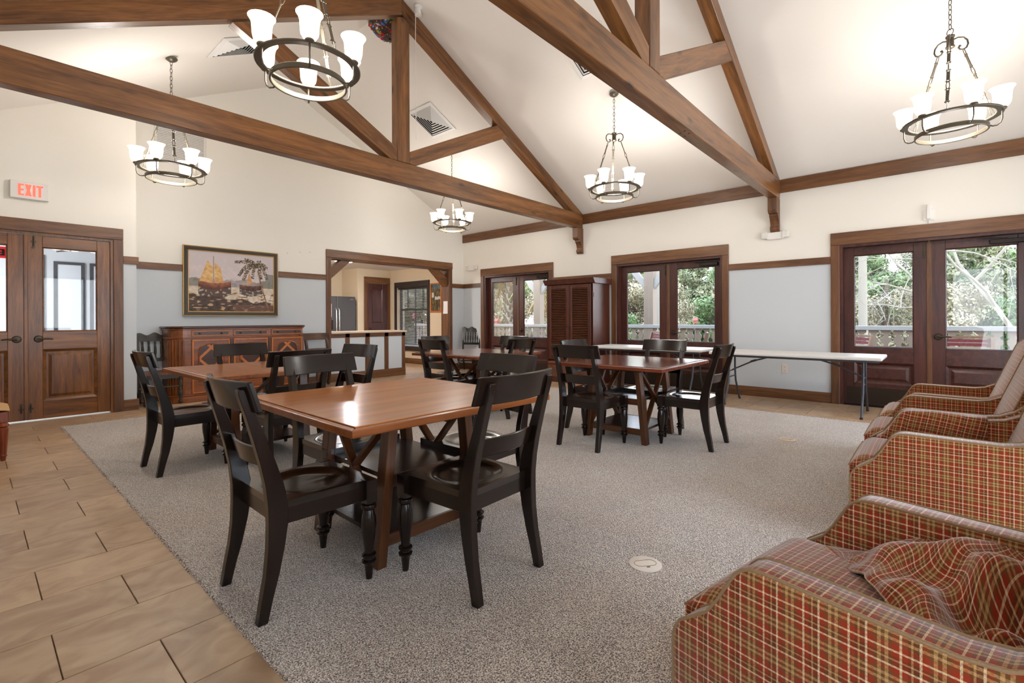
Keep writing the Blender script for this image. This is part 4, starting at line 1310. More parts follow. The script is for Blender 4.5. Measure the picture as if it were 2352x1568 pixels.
# ------------------------------------------------------------------ painting
def canvas_mesh(w_, h_, nx, nz, fn, name):
    m = MB().grid(lambda u, v: (w_ * (u - 0.5), 0, h_ * (v - 0.5)), nx, nz)
    me = m.mesh(name, M['art'], normals=False)
    ca = me.color_attributes.new('Col', 'FLOAT_COLOR', 'POINT')
    for i in range(len(me.vertices)):
        v = me.vertices[i].co
        ca.data[i].color = fn(v.x / w_ + 0.5, v.z / h_ + 0.5)
    me.flip_normals()
    return me
def lerp(a, b, t):
    t = max(0, min(1, t))
    return tuple(a[i] + (b[i] - a[i]) * t for i in range(3))
def ns(x, y, s, o=0.0):
    return noise.noise(Vector((x * s, y * s, o)))
def seascape(u, v):
    n = ns(u, v, 9) * 0.5 + ns(u, v, 26, 3) * 0.5
    col = lerp((222, 206, 202), (206, 194, 194), v * 1.2 + n)
    tree = 0.545 + 0.05 * ns(u, 0, 7, 5) + 0.025 * ns(u, 0, 24, 2) + (0.12 if u > 0.9 else 0) * 1
    if v < tree and v > 0.42:
        col = lerp((150, 142, 142), (182, 170, 168), 0.5 + n * 1.4)
        if u < 0.12 or u > 0.78:
            col = lerp(col, (118, 120, 104), 0.5 + n)
    if v <= 0.42:
        col = lerp((232, 220, 206), (206, 186, 160), 0.5 + n * 1.5)
        dark = 0.30 - 0.16 * u + 0.05 * ns(u, v, 6, 9)
        st = ns(u * 0.35, v, 42, 7)
        if v < dark:
            col = lerp((72, 62, 58), (112, 90, 80), 0.5 + st)
            if st > 0.32:
                col = lerp((180, 140, 110), (222, 190, 150), n + 0.5)
        elif st > 0.25 and v < 0.33:
            col = (150, 112, 84)
        if u > 0.5 and v < 0.12:
            col = lerp(col, (132, 96, 84), 0.6)
    # large boat
    k = 4 * (u - 0.28) ** 2
    if 0.10 < u < 0.47:
        rim = 0.475 + 1.1 * (u - 0.28) ** 2 * 1.2
        keel = 0.365 + 1.6 * (u - 0.28) ** 2
        if keel < v < rim:
            col = lerp((92, 60, 50), (168, 104, 78), (v - keel) / 0.1 + n)
        elif 0.22 + 2 * (u - 0.28) ** 2 < v <= keel:
            col = lerp(col, (78, 62, 58), 0.85 if ns(u, v, 30, 1) > -0.25 else 0.2)
    def tri(px, pz, a, b, c):
        d1 = (px - b[0]) * (a[1] - b[1]) - (a[0] - b[0]) * (pz - b[1])
        d2 = (px - c[0]) * (b[1] - c[1]) - (b[0] - c[0]) * (pz - c[1])
        d3 = (px - a[0]) * (c[1] - a[1]) - (c[0] - a[0]) * (pz - a[1])
        return not ((d1 < 0 or d2 < 0 or d3 < 0) and (d1 > 0 or d2 > 0 or d3 > 0))
    for (a, b, c) in (((0.205, 0.86), (0.265, 0.74), (0.115, 0.50)), ((0.265, 0.74), (0.26, 0.48), (0.115, 0.50)), ((0.28, 0.83), (0.28, 0.48), (0.385, 0.48)), ((0.28, 0.83), (0.35, 0.74), (0.385, 0.48))):
        if tri(u, v, a, b, c):
            col = lerp((206, 150, 96), (232, 200, 140), 0.5 + n * 1.3)
    if abs(u - 0.272) < 0.004 and 0.48 < v < 0.93:
        col = (166, 142, 116)
    # small boat
    if 0.57 < u < 0.86:
        rim = 0.455 + 0.9 * (u - 0.71) ** 2
        keel = 0.37 + 1.4 * (u - 0.71) ** 2
        if keel < v < rim:
            col = lerp((70, 54, 50), (140, 96, 78), (v - keel) / 0.12 + n)
        elif 0.27 + 2.2 * (u - 0.71) ** 2 < v <= keel:
            col = lerp(col, (76, 66, 64), 0.85 if ns(u, v, 28, 4) > -0.2 else 0.3)
    if tri(u, v, (0.69, 0.70), (0.655, 0.48), (0.735, 0.48)):
        col = lerp((196, 140, 96), (224, 176, 130), 0.5 + n)
    # palm
    px = 0.80 + 0.15 * (0.72 - v) + 0.07 * (0.72 - v) ** 2
    if 0.03 < v < 0.74 and abs(u - px) < 0.009:
        col = lerp((122, 88, 64), (176, 136, 106), 0.5 + n * 2)
    for j, (du, dv) in enumerate(((-0.26, 0.06), (-0.22, -0.16), (-0.17, -0.24), (-0.06, -0.2), (0.05, -0.2), (0.12, -0.2), (0.12, -0.02), (0.03, 0.1), (-0.14, 0.12))):
        for t_ in range(1, 24):
            tt = t_ / 23
            cx = 0.79 + du * tt
            cz = 0.80 + dv * tt * tt + 0.05 * math.sin(PI * tt)
            if abs(u - cx) < 0.018 and abs(v - cz) < 0.035 * (1 - 0.4 * tt):
                if ns(u, v, 60, j) > -0.2:
                    col = lerp((70, 62, 54), (150, 128, 96), 0.4 + ns(u, v, 40, 2) * 1.6)
    return rgb(col)
pic = thing('seascape_painting', 'gold and brown framed painting of two sailing boats and a palm above the sideboard', 'painting', (2.895, YG - 0.012, 1.822))
pw, ph = 1.42, 1.10
me = canvas_mesh(pw - 0.15, ph - 0.15, 190, 140, seascape, 'canvas')
o = link('canvas', me, pic, (0, -0.022, 0))
def pframe(a, b, w_, y0, y1, mat, nm):
    MB().frame(-a, a, -b, b, w_, y0, y1).obj(nm, mat, pic, bevel=0.004)
pframe(pw / 2, ph / 2, 0.014, -0.04, 0.0, M['gold'], 'outer_gilding')
pframe(pw / 2 - 0.013, ph / 2 - 0.013, 0.05, -0.05, 0.0, M['frame_dark'], 'frame')
pframe(pw / 2 - 0.03, ph / 2 - 0.03, 0.018, -0.056, -0.05, M['bronze'], 'frame_bead')
pframe(pw / 2 - 0.062, ph / 2 - 0.062, 0.014, -0.034, 0.0, M['gold'], 'inner_gilding')

def collage(u, v):
    n = ns(u, v, 7) * 0.6 + ns(u, v, 18, 2) * 0.5
    col = lerp((66, 58, 44), (150, 122, 74), 0.4 + n)
    if v > 0.82:
        col = lerp((60, 78, 88), (120, 130, 130), 0.5 + n)
    if 0.05 < u < 0.3 and 0.5 < v < 0.7 or (0.4 < u < 0.95 and 0.42 < v < 0.55 and n > -0.1):
        col = (206, 204, 198)
    if 0.55 < u < 0.65 and 0.05 < v < 0.4:
        col = (50, 44, 40)
    return rgb(col)
kp = thing('framed_picture', 'tall wooden framed picture beside the kitchen window', 'picture', (XR - 0.004, 9.74, 1.77), -PI / 2)
link('canvas', canvas_mesh(0.40, 0.70, 40, 60, collage, 'canvas_small'), kp, (0, -0.012, 0))
MB().frame(-0.225, 0.225, -0.38, 0.38, 0.035, -0.03, 0).obj('frame', M['inlay'], kp, bevel=0.004)

# ------------------------------------------------------------------ louvered armoire
am = thing('armoire', 'tall dark wood armoire with two louvered doors between the glass doors', 'armoire', (7.44, 5.68, 0), -PI / 2)
AW, AH, AD = 1.04, 1.95, 0.60
MB().box(0, 0.02, 0.02, AD, 0.06, 1.87).box(AW - 0.02, AW, 0.02, AD, 0.06, 1.87).box(0.02, AW - 0.02, AD - 0.02, AD, 0.06, 1.87).box(0.02, AW - 0.02, 0.06, AD - 0.02, 0.40, 0.42).obj('carcass', M['armoire'], am, bevel=0.002)
MB().box(0.02, AW - 0.02, 0.05, 0.055, 0.42, 1.86).obj('dark_interior', M['armoire_void'], am)
MB().box(-0.01, AW + 0.01, -0.005, AD + 0.005, 0, 0.08).obj('plinth', M['armoire'], am, bevel=0.006)
m = MB().prism([(0.02, 1.85), (0.0, 1.86), (-0.012, 1.88), (-0.045, 1.925), (-0.05, 1.95), (AD + 0.0, 1.95), (AD, 1.85)], -0.05, AW + 0.05, 'x')
m.obj('cornice', M['armoire'], am, bevel=0.003)
MB().box(0.02, AW - 0.02, 0.0, 0.05, 0.08, 0.40).obj('drawer_case', M['armoire'], am)
dwr = bx(0.04, AW - 0.04, -0.012, 0.0, 0.11, 0.37).obj('drawer', M['armoire_slat'], am, bevel=0.004)
for xx in (0.27, 0.77):
    MB().lathe([(0.012, -0.012), (0.008, -0.025), (0.016, -0.035), (0.01, -0.045)], 12, (xx, 0, 0.24), axis='y').obj('knob', M['dark_metal'], dwr, smooth=True)
slm = MB().hexa([(0, 0.028, -0.014), (0.32, 0.028, -0.014), (0.32, 0.034, -0.014), (0, 0.034, -0.014), (0, 0.004, 0.012), (0.32, 0.004, 0.012), (0.32, 0.010, 0.012), (0, 0.010, 0.012)])
slm = MB().hexa([(0, 0.002, -0.009), (0.345, 0.002, -0.009), (0.345, 0.005, -0.012), (0, 0.005, -0.012), (0, 0.022, 0.007), (0.345, 0.022, 0.007), (0.345, 0.026, 0.004), (0, 0.026, 0.004)]).mesh('slat', M['armoire_slat'])
for k, x0 in enumerate((0.04, 0.525)):
    dw = 0.475
    d = MB().box(x0, x0 + 0.065, 0, 0.03, 0.43, 1.84).box(x0 + dw - 0.065, x0 + dw, 0, 0.03, 0.43, 1.84).box(x0 + 0.065, x0 + dw - 0.065, 0, 0.03, 1.77, 1.84).box(x0 + 0.065, x0 + dw - 0.065, 0, 0.03, 0.43, 0.52).obj('door', M['armoire'], am, bevel=0.003)
    z = 0.535
    while z < 1.765:
        link('slat', slm, d, (x0 + 0.065, 0, z))
        z += 0.0322
    kx = x0 + dw - 0.03 if k == 0 else x0 + 0.03
    MB().lathe([(0.008, 0), (0.006, -0.012), (0.012, -0.02), (0.007, -0.028)], 12, (kx, 0, 1.05), axis='y').obj('knob', M['dark_metal'], d, smooth=True)
MB().box(AW, AW + 0.003, 0.03, 0.045, 0.7, 0.78).box(AW, AW + 0.003, 0.03, 0.045, 1.6, 1.68).obj('hinge', M['dark_metal'], am)

# ------------------------------------------------------------------ folding tables
def folding_table(label, x0, x1, y0, y1):
    t = thing('folding_table', label, 'table', ((x0 + x1) / 2, (y0 + y1) / 2, 0), 0, 'white folding tables')
    a, b = (x1 - x0) / 2, (y1 - y0) / 2
    bx(-a, a, -b, b, 0.698, 0.737).obj('top', M['foldtop'], t, bevel=0.012, seg=2)
    MB().frame(-a + 0.02, a - 0.02, -b + 0.02, b - 0.02, 0.03, 0.68, 0.70)
    m = MB()
    m.box(-a + 0.03, -a + 0.05, -b + 0.03, b - 0.03, 0.672, 0.70).box(a - 0.05, a - 0.03, -b + 0.03, b - 0.03, 0.672, 0.70)
    m.obj('steel_rail', M['grey_leg'], t)
    for s in (-1, 1):
        yy = s * (b - 0.20)
        m = MB()
        for q in (-1, 1):
            m.tube([(q * 0.13, yy, 0.69), (q * 0.135, yy, 0.45), (q * 0.16, yy, 0.30), (q * (a - 0.04), yy, 0.0)], 0.0135, 10)
        m.tube([(-0.145, yy, 0.37), (0.145, yy, 0.37)], 0.010, 8)
        m.tube([(-0.14, yy, 0.685), (0.14, yy, 0.685)], 0.012, 8)
        m.obj('leg_frame', M['grey_leg'], t, smooth=True)
        for q in (-1, 1):
            MB().tube([(q * (a - 0.045), yy, 0.022), (q * (a - 0.038), yy, 0.0)], 0.016, 10).obj('foot_cap', M['armoire_void'], t)
        m = MB()
        m.tube([(0.0, yy, 0.46), (0.0, s * (b - 0.48), 0.60), (0, s * 0.22, 0.685)], 0.010, 8)
        m.tube([(-0.135, yy, 0.455), (0.135, yy, 0.455)], 0.009, 8)
        m.tube([(0, s * (b - 0.45), 0.59), (0, s * (b - 0.52), 0.615)], 0.0145, 8)
        m.obj('folding_brace', M['grey_leg'], t, smooth=True)
    return t
folding_table('white folding table by the far right glass doors and grey wall', 6.935, 7.70, 0.47, 2.42)
folding_table('white folding table below the middle glass doors, behind the reddish table', 7.12, 7.86, 2.60, 4.52)

# ------------------------------------------------------------------ plaid armchairs
ARM = [(-0.80, 0.12), (0.0, 0.12), (0.0, 0.365), (-0.006, 0.39), (-0.020, 0.415), (-0.05, 0.438), (-0.095, 0.472), (-0.125, 0.517), (-0.15, 0.563), (-0.168, 0.595), (-0.185, 0.612), (-0.205, 0.622), (-0.235, 0.625),
       (-0.32, 0.624), (-0.45, 0.622), (-0.56, 0.622), (-0.62, 0.632), (-0.68, 0.662), (-0.74, 0.72), (-0.80, 0.80)]
AWD = 0.78
def armchair(label, loc, a):
    t = thing('armchair', label, 'armchair', loc, a, 'plaid armchairs')
    for k, x0 in enumerate((0.0, AWD - 0.09)):
        arm = MB().prism(ARM, x0, x0 + 0.09, 'x').obj('arm', M['plaid'], t, bevel=0.010, seg=2, boxuv=True, smooth=True, angle=0.6)
        for xx in (x0 + 0.004, x0 + 0.086):
            MB().tube([(xx, p[0] + 0.001, p[1] - 0.001) for p in ARM[1:]], 0.0042, 8).obj('piping', M['piping'], arm, smooth=True)
    bx(0.09, AWD - 0.09, -0.78, -0.03, 0.12, 0.33).obj('base', M['plaid'], t, bevel=0.012, boxuv=True)
    m = MB()
    nu, nv = 20, 24
    def P(u, v):
        x = 0.075 + (AWD - 0.15) * u
        y = 0.012 - 0.66 * v
        e = min(1, min(u, 1 - u) / 0.10) ** 0.5 * min(1, v / 0.08 + 0.0) ** 0.5
        return (x, y, 0.415 + 0.045 * e + 0.018 * math.sin(PI * u) * math.sin(PI * min(1, v + 0.1)))
    def Q(u, v):
        p = P(u, v)
        return (p[0], p[1], 0.325)
    m.grid(P, nu, nv)
    m2 = MB()
    m2.grid(P, nu, nv)
    base = len(m2.v)
    ring = [i for i in range(nu + 1)] + [(nu + 1) * j + nu for j in range(1, nv + 1)] + [(nu + 1) * nv + i for i in range(nu - 1, -1, -1)] + [(nu + 1) * j for j in range(nv - 1, 0, -1)]
    m2.v += [(m2.v[i][0], m2.v[i][1], 0.33) for i in ring]
    n = len(ring)
    m2.f += [(ring[k], base + k, base + (k + 1) % n, ring[(k + 1) % n]) for k in range(n)]
    m2.f.append(tuple(base + k for k in range(n - 1, -1, -1)))
    cu = m2.obj('seat_cushion', M['plaid'], t, boxuv=True, smooth=True, angle=0.9)
    MB().tube([m2.v[i] for i in ring[:nu + 6]], 0.0042, 8).obj('piping', M['piping'], cu, smooth=True)
    # leaning back
    prof = [(-0.585, 0.40), (-0.64, 0.56), (-0.70, 0.72), (-0.765, 0.90), (-0.795, 0.98), (-0.815, 1.015), (-0.85, 1.03), (-0.89, 1.015), (-0.905, 0.97), (-0.87, 0.70), (-0.82, 0.12), (-0.76, 0.12)]
    bk = MB().prism(prof, 0.06, AWD - 0.06, 'x').obj('backrest', M['plaid'], t, bevel=0.02, seg=2, boxuv=True, smooth=True, angle=0.6)
    for xx in (0.066, AWD - 0.066):
        MB().tube([(xx, p[0], p[1]) for p in prof[1:10]], 0.0042, 8).obj('piping', M['piping'], bk, smooth=True)
    for sx in (0.05, AWD - 0.05):
        for yy in (-0.05, -0.76):
            MB().sweep([(sx, yy, 0.0), (sx, yy, 0.125)], [0.016, 0.024], [0.016, 0.024]).obj('leg', M['mahogany'], t)
    return t
ac = armchair('plaid armchair at the bottom right corner with a crumpled plaid throw on its seat', (1.222, 0.522, Z0), R(-12))
dup(ac, (3.035, 0.341, Z0), 0.0, 'second plaid armchair from the front with a cloth cover over its far arm')
dup(ac, (3.872, 0.352, Z0), 0.0, 'third plaid armchair from the front, its bright leaning backrest in view')
dup(ac, (4.700, 0.330, Z0), 0.0, 'farthest plaid armchair beside the folding table and right glass doors')

th = MB()
nu, nv = 56, 56
def throw(u, v):
    x, y = (u - 0.5) * 0.62, (v - 0.5) * 0.62
    r = math.hypot(x / 0.34, y / 0.34)
    h = max(0.0, 1 - r * r) ** 0.6
    n = noise.noise(Vector((x * 7, y * 5, 1.3)))
    n2 = noise.noise(Vector((x * 13 + 4, y * 8, 4.1)))
    rid = math.sin(9 * x + 5 * y + 3.0 * n + 0.6)
    z = 0.006 + h * (0.085 + 0.055 * rid + 0.06 * n + 0.03 * n2)
    z = max(0.004, z)
    return (x * 0.92 + 0.03 * n, y * 0.85 + 0.03 * n2, z)
th.grid(throw, nu, nv)
th.v = th.v
me = th.mesh('throw_blanket', M['plaid'], smooth=True, normals=True, angle=3.0)
uv = me.uv_layers.new(name='UVMap')
for p in me.polygons:
    for li in p.loop_indices:
        i = me.loops[li].vertex_index
        uv.data[li].uv = ((i % (nu + 1)) / nu * 0.75 + 0.3 * (i // (nu + 1)) / nv, (i // (nu + 1)) / nv * 0.75)
to = link('throw_blanket', me, None, (1.685, -0.095, 0.468), R(28))
sd = to.modifiers.new('thickness', 'SOLIDIFY')
sd.thickness = 0.008
sd.offset = -1
tag(to, 'crumpled plaid wool throw heaped on the nearest armchair seat', 'throw')

# loose arm cover on the second chair
prof = [(-0.06, 0.448), (-0.095, 0.476), (-0.125, 0.521), (-0.15, 0.567), (-0.168, 0.599), (-0.187, 0.617), (-0.207, 0.628), (-0.237, 0.632), (-0.32, 0.632), (-0.40, 0.629), (-0.47, 0.628), (-0.55, 0.627)]
m = MB()
vs, fs = [], []
n = len(prof)
for i, (yy, zz) in enumerate(prof):
    wv = 0.003 * math.sin(i * 1.7) + 0.004
    zl = max(0.40, zz - 0.17)
    vs += [(0.681 - wv, yy, zl), (0.681 - wv, yy, zz - 0.01), (0.690 - 0.004, yy, zz + 0.002), (0.735, yy, zz + 0.004 + wv * 0.4), (0.784, yy, zz + 0.002), (0.789, yy, zz - 0.012), (0.789, yy, zz - 0.06)]
for i in range(n - 1):
    for k in range(6):
        fs.append((i * 7 + k, i * 7 + k + 1, (i + 1) * 7 + k + 1, (i + 1) * 7 + k))
m.add(vs, fs)
me = m.mesh('arm_cover', M['plaid'], smooth=True, angle=0.8)
uv = me.uv_layers.new(name='UVMap')
for p in me.polygons:
    for li in p.loop_indices:
        i = me.loops[li].vertex_index
        c_ = me.vertices[i].co
        uv.data[li].uv = (c_.y + 0.2 * c_.z, c_.z + c_.x - 0.15 * c_.y)
oc = link('arm_cover', me, None, (3.035, 0.341, Z0 + 0.004))
sd = oc.modifiers.new('thickness', 'SOLIDIFY')
sd.thickness = 0.004
sd.offset = 1
tag(oc, 'loose plaid cover cloth draped over the far arm of the second armchair', 'arm cover')

# ------------------------------------------------------------------ upholstered side chair at the left edge
uc = thing('upholstered_chair', 'mahogany chair with tan woven seat cut off by the left edge', 'chair', (-0.035, 6.26, 0), 0)
for sx in (-1, 1):
    m = MB()
    m.box(sx * 0.23 - 0.028, sx * 0.23 + 0.028, -0.255, -0.2, 0.335, 0.42)
    m.lathe([(0.016, 0), (0.02, 0.035), (0.027, 0.04), (0.022, 0.05), (0.022, 0.06), (0.034, 0.25), (0.034, 0.275), (0.026, 0.285), (0.04, 0.30), (0.038, 0.31), (0.026, 0.325), (0.028, 0.337)], 16, (sx * 0.23, -0.228, 0))
    m.obj('leg', M['mahogany'], uc, smooth=True, angle=0.5)
    MB().sweep([(sx * 0.21, 0.25, 0), (sx * 0.21, 0.22, 0.42), (sx * 0.21, 0.27, 0.95)], 0.02, 0.022).obj('back_post', M['mahogany'], uc, bevel=0.003)
MB().box(-0.23, 0.23, -0.25, -0.215, 0.335, 0.42).box(-0.23, 0.23, 0.2, 0.23, 0.335, 0.42).box(-0.25, -0.215, -0.23, 0.22, 0.335, 0.42).box(0.215, 0.25, -0.23, 0.22, 0.335, 0.42).obj('seat_rail', M['mahogany'], uc, bevel=0.003)
def cush(u, v):
    e = (math.sin(PI * max(0.02, min(0.98, u))) * math.sin(PI * max(0.02, min(0.98, v)))) ** 0.35
    return ((u - 0.5) * 0.54, (v - 0.5) * 0.52 - 0.01, 0.418 + 0.085 * e)
MB().grid(cush, 16, 16).obj('seat_pad', M['tan_fabric'], uc, smooth=True)
MB().box(-0.20, 0.20, 0.235, 0.265, 0.55, 0.93).obj('back_pad', M['tan_fabric'], uc, bevel=0.02, seg=2)

# ------------------------------------------------------------------ chandeliers
def torus_link(m, c, ln, wd, r, ang, n=10, k=5, dirv=None):
    """oval chain link, long axis vertical (or along dirv)"""
    d = Vector(dirv).normalized() if dirv else Vector((0, 0, 1))
    a = Vector((math.cos(ang), math.sin(ang), 0))
    a = (a - d * a.dot(d)).normalized()
    pts = [Vector(c) + d * (ln / 2 * math.sin(2 * PI * i / n)) + a * (wd / 2 * math.cos(2 * PI * i / n)) for i in range(n)]
    m.tube(pts, r, k, closed=True)

def chandelier(label, loc, a):
    t = thing('chandelier', label, 'chandelier', loc, a, 'ring chandeliers')
    ct = 1.436
    # canopy, tilted to the slope of the ceiling
    m = MB().lathe([(0.012, -0.045), (0.03, -0.04), (0.055, -0.022), (0.066, -0.006), (0.066, 0.0)], 20)
    m.obj('canopy', M['pewter'], t, smooth=True, loc=(0, 0, ct))
    m = MB()
    z, i = ct - 0.06, 0
    while z > 0.955:
        torus_link(m, (0, 0, z), 0.056, 0.026, 0.0033, (i % 2) * PI / 2 + 0.4)
        z -= 0.045
        i += 1
    torus_link(m, (0, 0, 0.925), 0.06, 0.056, 0.004, 0.5, n=14)
    m.obj('chain', M['pewter'], t, smooth=True)
    m = MB().lathe([(0.006, 0.90), (0.022, 0.893), (0.034, 0.888), (0.034, 0.876), (0.027, 0.87), (0.027, 0.80), (0.034, 0.793), (0.034, 0.782), (0.02, 0.775), (0.008, 0.77)], 18)
    m.obj('hub', M['pewter'], t, smooth=True)
    for k in range(3):
        b = R(30 + 120 * k)
        ca, sa = math.cos(b), math.sin(b)
        pr = [(0.027, 0.855), (0.06, 0.868), (0.10, 0.862), (0.128, 0.835), (0.134, 0.80), (0.122, 0.768), (0.098, 0.752), (0.074, 0.756), (0.062, 0.774), (0.07, 0.79), (0.08, 0.786)]
        MB().tube([(r * ca, r * sa, z) for r, z in pr], [0.007] * 8 + [0.008, 0.009, 0.008], 8).obj('scroll', M['pewter'], t, smooth=True)
        # strap chain from the scroll down to the ring
        p0, p1 = Vector((0.10 * ca, 0.10 * sa, 0.748)), Vector((0.315 * ca, 0.315 * sa, 0.125))
        d = (p1 - p0)
        L_ = d.length
        d.normalize()
        tn = Vector((-sa, ca, 0))
        m = MB()
        f = [0.0, 0.06, 0.28, 0.36, 0.58, 0.66, 0.90, 1.0]
        for q in range(4):
            c_ = p0 + d * L_ * (f[2 * q] + f[2 * q + 1]) / 2
            torus_link(m, c_, L_ * (f[2 * q + 1] - f[2 * q]) + 0.022, 0.024, 0.0035, b + PI / 2 + (PI / 2 if q % 2 else 0), dirv=d)
        for q in range(3):
            a0, a1 = p0 + d * L_ * f[2 * q + 1], p0 + d * L_ * f[2 * q + 2]
            m.bar(a0 + d * 0.025, a1 - d * 0.025, 0.024, 0.006, d.cross(tn))
            for e0, e1 in ((a0, a0 + d * 0.03), (a1 - d * 0.03, a1)):
                for s in (-1, 1):
                    m.bar(e0 + tn * s * 0.010, e1 + tn * s * 0.010, 0.006, 0.006, d.cross(tn))
                mid = (e0 + e1) / 2
                m.bar(mid - tn * 0.020, mid + tn * 0.020, 0.008, 0.006, d.cross(tn))
        m.obj('strap_chain', M['pewter'], t)
    # rings
    m = MB().lathe([(0.302, 0.108), (0.345, 0.108), (0.349, 0.112), (0.349, 0.120), (0.345, 0.124), (0.302, 0.124), (0.298, 0.120), (0.298, 0.112), (0.302, 0.108)], 56, cap=False)
    m.obj('upper_ring', M['pewter'], t, smooth=True, angle=0.6)
    m = MB().lathe([(0.246, -0.016), (0.254, -0.016), (0.257, -0.012), (0.257, 0.018), (0.254, 0.022), (0.246, 0.022), (0.243, 0.018), (0.243, -0.012), (0.246, -0.016)], 56, cap=False)
    m.obj('lower_ring', M['pewter'], t, smooth=True, angle=0.6)
    for k in range(6):
        b = R(60 * k)
        ca, sa = math.cos(b), math.sin(b)
        pr = [(0.252, 0.0), (0.272, -0.012), (0.30, -0.012), (0.322, 0.006), (0.332, 0.04), (0.332, 0.095), (0.332, 0.112)]
        MB().tube([(r * ca, r * sa, z) for r, z in pr], 0.0062, 8).obj('arm', M['pewter'], t, smooth=True)
        cup = MB().lathe([(0.006, 0.108), (0.024, 0.114), (0.031, 0.122), (0.031, 0.131), (0.026, 0.137), (0.018, 0.139)], 14, (0.332 * ca, 0.332 * sa, 0))
        cup.obj('socket_cup', M['pewter'], t, smooth=True)
        sp = [(0.030, 0.172), (0.044, 0.180), (0.056, 0.200), (0.062, 0.228), (0.064, 0.265), (0.066, 0.300), (0.072, 0.325), (0.083, 0.345), (0.089, 0.353), (0.086, 0.354), (0.070, 0.330), (0.062, 0.300), (0.060, 0.262), (0.056, 0.22), (0.044, 0.192), (0.02, 0.178)]
        sh = MB().lathe([(r * 0.96, 0.137 + (z - 0.172) * 0.92) for r, z in sp], 18, (0.332 * ca, 0.332 * sa, 0), cap=False)
        sh.obj('glass_shade', M['shade'], t, smooth=True, angle=3.0)
    return t
ZC = 2.882
ch = chandelier('ring chandelier nearest the camera, its glowing glass shades overlapping the top of the farther truss', (1.61, 3.34, ZC), R(5))
others = [
    ((1.605, 6.81), 'ring chandelier with glass shades hanging before the white wall grille above the sideboard', -8),
    ((5.98, 6.77), 'smallest ring chandelier, seen below the farther truss above the left glass doors', 12),
    ((5.93, 3.34), 'ring chandelier hanging between the two trusses above the middle glass doors', 5),
    ((5.95, -0.10), 'large ring chandelier hanging at the top right above the right glass doors', 25),
]
for (x, y), lab, a in others:
    dup(ch, (x, y, ZC), R(a), lab)
pl = bpy.data.lights.new('chandelier_light', 'POINT')
pl.energy = BULB_W
pl.color = (1.0, 0.96, 0.91)
pl.shadow_soft_size = 0.16
for x, y in [(1.61, 3.34)] + [q[0] for q in others]:
    lo = bpy.data.objects.new('chandelier_light', pl)
    C.objects.link(lo)
    lo.location = (x, y, ZC + 0.22)

# ------------------------------------------------------------------ ceiling diffusers, grille, ornament
def diffuser(label, cx, y0, y1, side):
    """square louvered air diffuser lying in the ceiling slope"""
    t = thing('ceiling_diffuser', label, 'vent', (cx, (y0 + y1) / 2, zc(cx) - 0.001), 0, 'ceiling air diffusers')
    t.rotation_euler = (0, AS if side > 0 else -AS, 0)
    h = 0.315
    b = MB()
    b.box(-h + 0.02, h - 0.02, -h + 0.02, h - 0.02, -0.006, 0.0)
    b.obj('backing', M['vent_dark'], t)
    m = MB().add([(-h, -h, -0.002), (h, -h, -0.002), (h, h, -0.002), (-h, h, -0.002), (-h, -h, -0.012), (h, -h, -0.012), (h, h, -0.012), (-h, h, -0.012),
                  (-h + 0.05, -h + 0.05, -0.02), (h - 0.05, -h + 0.05, -0.02), (h - 0.05, h - 0.05, -0.02), (-h + 0.05, h - 0.05, -0.02)],
                 [(0, 1, 5, 4), (1, 2, 6, 5), (2, 3, 7, 6), (3, 0, 4, 7), (4, 5, 9, 8), (5, 6, 10, 9), (6, 7, 11, 10), (7, 4, 8, 11)])
    m.obj('frame', M['vent'], t)
    r = h - 0.05
    for k in range(6):
        a, c = r - 0.042 * k, r - 0.042 * k - 0.034
        if c < 0.01:
            c = 0.008
        m = MB()
        o = [(-a, -a), (a, -a), (a, a), (-a, a)]
        i = [(-c, -c), (c, -c), (c, c), (-c, c)]
        for q in range(4):
            q2 = (q + 1) % 4
            m.add([(*o[q], -0.006), (*o[q2], -0.006), (*i[q2], -0.030), (*i[q], -0.030), (*i[q2], -0.026), (*i[q], -0.026)], [(0, 1, 2, 3), (3, 2, 4, 5), (0, 5, 4, 1)])
        m.obj('louver', M['vent'], t)
    return t
diffuser('white square air diffuser on the right ceiling slope seen through the farther truss', 5.31, 6.22, 6.83, 1)
diffuser('white square air diffuser mostly hidden above the nearer truss chord', 5.31, 3.02, 3.63, 1)
diffuser('white square air diffuser on the left ceiling slope beside the nearest chandelier', 2.28, 6.27, 6.90, -1)

gr = thing('return_grille', 'white louvered return air grille high on the wall behind the left chandelier', 'vent', (2.175, YG, 3.93))
MB().frame(-0.34, 0.34, -0.34, 0.34, 0.035, -0.014, 0).obj('frame', M['grille'], gr, bevel=0.003)
bx(-0.305, 0.305, -0.002, 0, -0.305, 0.305).obj('backing', M['vent_dark'], gr)
sm = MB().hexa([(-0.305, -0.010, -0.010), (0.305, -0.010, -0.010), (0.305, -0.002, -0.010), (-0.305, -0.002, -0.010), (-0.305, -0.010, 0.004), (0.305, -0.010, 0.004), (0.305, -0.001, 0.014), (-0.305, -0.001, 0.014)]).mesh('slat', M['grille'])
for k in range(24):
    link('slat', sm, gr, (0, 0, -0.29 + k * 0.0252))

